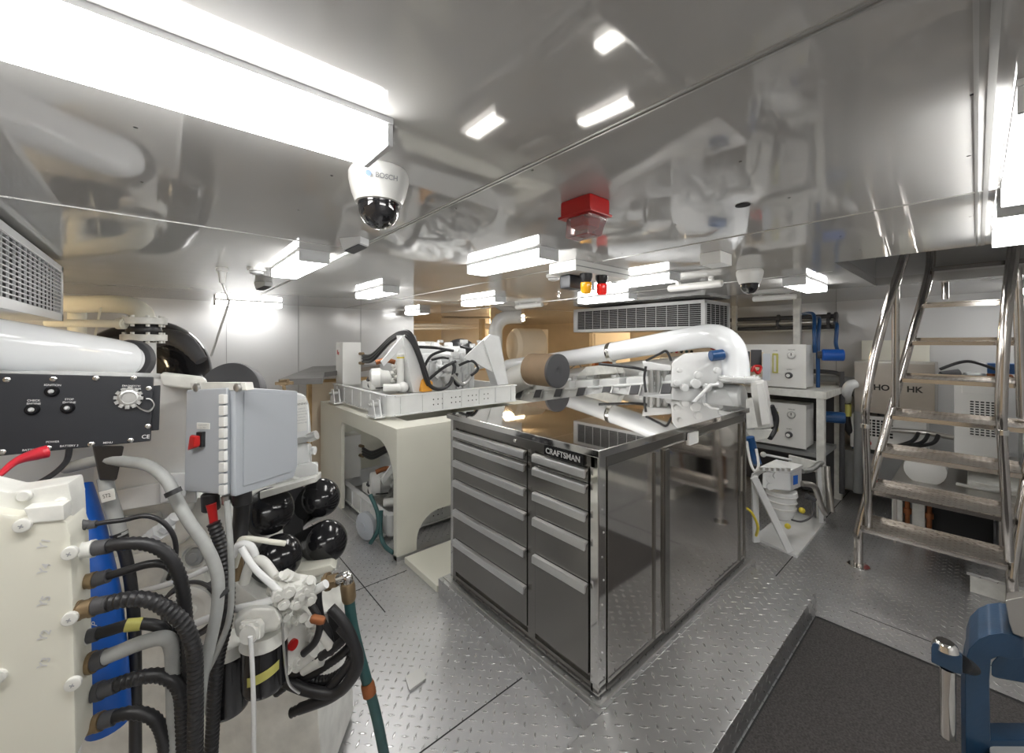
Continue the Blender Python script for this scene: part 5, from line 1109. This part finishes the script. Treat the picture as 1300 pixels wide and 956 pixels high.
# ---------------------------------------------------------------- white connector box with plugs
t = thing('connector_box', 'cream white engine connector box marked Y4, Y5, Y2, Y3 with plugged hoses', 'connector box', at(40, 866, .8))
P = Pl(at(-60, 900, .74), at(98, 900, .82), at(-60, 640, .74))
slab(MB(), ((-90, 640), (20, 655), (55, 652), (84, 662), (90, 680), (93, 760), (97, 962), (-90, 962)), -.09, 0, .008, P).obj('cover', 'cream', t)
slab(MB(), ((-90, 612), (0, 632), (78, 619), (82, 640), (84, 676), (-90, 690)), -.10, -.03, .005, P).obj('mounting_frame', 'white_soft', t)
slab(MB(), ((30, 645), (82, 640), (83, 660), (40, 664)), -.03, .004, .004, P).obj('frame_step', 'white_soft', t)
for (x, y) in ((21, 635), (69, 645)): MB().lathe(P.p(x, y, -.03), P.n, [(0, .012), (.006, .012), (.009, .009)], 16).obj('rivet', 'white_soft', t)
for (x, y) in ((30, 666), (90, 784), (90, 701), (-2, 858), (94, 866)):
    b = MB().lathe(P.p(x, y, 0), P.n, [(0, .013), (.008, .013), (.010, .010)], 16).obj('screw_boss', 'white_soft', t); MB().obox(P.p(x, y, .0105), P.x * .008, P.y * .0016, P.n * .001).obox(P.p(x, y, .0105), P.x * .0016, P.y * .008, P.n * .001).obj('screw_slot', 'ink_g', b)
for s, y in (('Y1', 690), ('Y4', 722), ('Y5', 763), ('Y2', 806), ('Y3', 841)): text(s, .019, 'ink_s', P.p(57, y), P.y, -P.x, t, 'raised_mark', bold=.02)
# plugs: fitting parts belong to each hose
def plug_hose(pts, r, D, fit, label, corr=.14, hm='black', extra=None, rfit=9):
    P_ = [at(x, y, D + k * .012) for k, (x, y) in enumerate(pts)]
    t = thing('engine_hose', label, 'hose', P_[0]); s = D / FPX
    MB().tube(P_[1:], r * s, 14, corr=corr, pitch=.011).obj('conduit', hm, t)
    d = P_[1] - P_[0]
    MB().lathe(P_[0], d, [(0, rfit * s * 1.0), (.4 * d.length, rfit * s), (.42 * d.length, rfit * s * .9), (d.length * .8, rfit * s * .9), (d.length * .82, rfit * s)] + [(d.length, rfit * s)], 20).obj('connector', fit, t)
    MB().lathe(P_[1], (P_[2] - P_[1]), [(0, rfit * s * .86), (.45 * (P_[2] - P_[1]).length, rfit * s * .84)], 18).obj('boot', 'gasket', t)
    return t, P_, s
DD = .86
plug_hose([(88, 662), (112, 667), (135, 663), (158, 660), (185, 655), (207, 663), (221, 682), (223, 708), (214, 735)], 3, DD, 'gasket', 'thin black hose leaving the topmost plug of the connector box', corr=0, rfit=6)
plug_hose([(92, 702), (120, 696), (161, 690), (190, 692), (213, 705), (229, 735), (235, 775), (238, 820), (240, 870), (240, 960)], 8.5, DD - .01, 'label', 'thick corrugated hose from the white ringed plug beside mark Y4', rfit=11)
plug_hose([(90, 742), (121, 736), (158, 725), (190, 716), (212, 718), (228, 735), (232, 760), (226, 785), (222, 830)], 5, DD, 'brass', 'smooth black hose from the brass plug beside mark Y5', corr=0, rfit=10)
plug_hose([(90, 778), (120, 770), (161, 761), (190, 762), (213, 774), (233, 792), (245, 820), (248, 860), (248, 960)], 10, DD - .03, 'brass', 'fattest corrugated hose curling down in front, from a dark brass plug', rfit=12)
t_, P_, s_ = plug_hose([(88, 816), (112, 808), (140, 800), (160, 794), (180, 792), (202, 796), (214, 812), (222, 840), (224, 900)], 7, DD, 'label', 'black hose with yellow sleeve from the white plug beside mark Y2', corr=0, rfit=10)
MB().tube([P_[3] - UP * 0, P_[4]], 7.8 * s_, 16).obj('sleeve', 'lab_yel', t_, label='yellow sleeve')
plug_hose([(90, 850), (120, 840), (150, 828), (180, 816), (208, 810), (218, 822), (220, 860), (222, 950)], 9, DD, 'brass', 'grey brown braided hose from the lowest plug of the connector box', corr=0, hm='hose_grey', rfit=13)
plug_hose([(92, 890), (130, 876), (170, 862), (205, 858), (228, 875), (232, 920), (232, 970)], 9, DD + .02, 'gasket', 'black corrugated hose curving low under the braided one', rfit=11)
plug_hose([(92, 930), (130, 915), (165, 905), (195, 912), (208, 940), (210, 985)], 8, DD + .02, 'brass', 'lowest corrugated hose near the floor beside the connector box', rfit=11)
t = thing('blue_filter', 'tall blue fuel filter with white print behind the connector box hoses', 'filter', at(120, 840, 1.05))
MB().tube([at(86, 622, 1.12), at(100, 680, 1.10), at(118, 760, 1.08), at(130, 840, 1.07), at(138, 920, 1.07)], [.05, .055, .055, .05, .045], 24).obj('can', 'blue2', t)
for s, x, y in (('FILTER', 110, 755), ('TP', 120, 795), ('DIESEL', 92, 680)): text(s, .022, 'ink_w', at(x, y, 1.005), RT * .25 + UP, -RT + UP * .25, t)

# ---------------------------------------------------------------- right-hand bundle by the engine foot
t = thing('water_hose', 'dark green hose with brass elbow hanging beside the near engine down to the floor', 'hose', at(470, 866, 1.3))
MB().cyl(at(411, 740, 1.3), at(428, 736, 1.3), .022, seg=6).cyl(at(414, 739, 1.3), at(418, 738, 1.3), .027, seg=18).obj('brass_union', 'brass', t)
MB().tube([at(427, 736, 1.3), at(434, 734, 1.3), at(440, 732, 1.3), at(442, 737, 1.3), at(441, 742, 1.3)], .016, 14, res=4).obj('elbow', 'chrome', t)
MB().lathe(at(441, 740, 1.3), at(443, 760, 1.3) - at(441, 740, 1.3), [(0, .02), (.01, .023), (.05, .022), (.06, .018)], 16).obj('ferrule', 'brass', t)
MB().tube([at(443, 758, 1.3), at(447, 790, 1.3), at(455, 825, 1.3), at(465, 862, 1.3), at(478, 910, 1.32), at(490, 970, 1.35)], .0165, 16).obj('tube', 'hose_green', t)
MB().lathe(at(466, 866, 1.3), at(469, 880, 1.3) - at(466, 866, 1.3), [(0, .018), (.01, .021), (.04, .021)], 16).obj('ferrule', 'copper', t)
bl = ['outermost black hose loop beside the green hose', 'second black corrugated loop inside the outermost one', 'middle corrugated loop of the black hose bundle', 'lower corrugated hose running flat toward the oil filter', 'lowest thick black hose under the bundle', 'short corrugated hose crossing the bundle end', 'smooth black cable rising from the bundle behind the union']
for k, (pts, rp, co) in enumerate((
    ([(420, 772), (436, 790), (449, 815), (452, 840), (440, 868), (420, 885), (380, 900)], 6.5, 0),
    ([(440, 808), (425, 822), (405, 835), (385, 850), (365, 858), (350, 870)], 5.5, .14),
    ([(446, 818), (432, 832), (412, 846), (392, 858), (370, 866), (350, 880)], 5.5, .14),
    ([(362, 848), (380, 856), (400, 864), (420, 862), (440, 848), (447, 830)], 6.5, .14),
    ([(360, 864), (390, 876), (425, 880), (446, 862), (455, 840), (448, 815), (432, 795)], 7, 0),
    ([(450, 835), (438, 850), (420, 872), (400, 890), (370, 905)], 6, .14),
    ([(405, 742), (404, 760), (408, 785), (418, 805), (420, 830)], 4.5, 0))):
    hose([(x, y, 1.24 + .012 * (k % 4)) for x, y in pts], rp, 'black', bl[k], corr=co, name='bundle_hose')
t = thing('bundle_bracket', 'dark vertical bracket clamping the black hose bundle', 'bracket', at(425, 800, 1.35))
MB().hull([at(x, y, 1.33) for x, y in ((415, 774), (428, 768), (440, 790), (445, 815), (420, 816))] + [at(x, y, 1.42) for x, y in ((415, 774), (428, 768), (440, 790), (445, 815), (420, 816))], .01).obj('plate', 'black', t)
MB().cyl(at(413, 778, 1.32), at(416, 816, 1.32), .006, seg=8).obj('rod', 'galv', t)
hose([(395, 768, 1.18), (402, 780, 1.18), (406, 795, 1.18), (400, 815, 1.18), (385, 830, 1.18)], 4.5, 'black', 'black hose curving above the round bolted cover', name='sensor_hose')
MB().lathe(at(400, 786, 1.16), RT + UP * -.2, [(-.012, .008), (-.006, .012), (.02, .012), (.028, .008)], 14).obj('hose_connector', 'copper', None, label='small rusty orange connector above the round bolted cover', cat='connector')
# floor drain plate by the engine and lever
MB().prism([flo(514, 862), flo(535, 850), flo(541, 864), flo(520, 880)], (0, 0, .012), .002).obj('lifting_plate', 'galv', None, label='small metal lifting plate let into the floor beside the plinth', cat='plate')
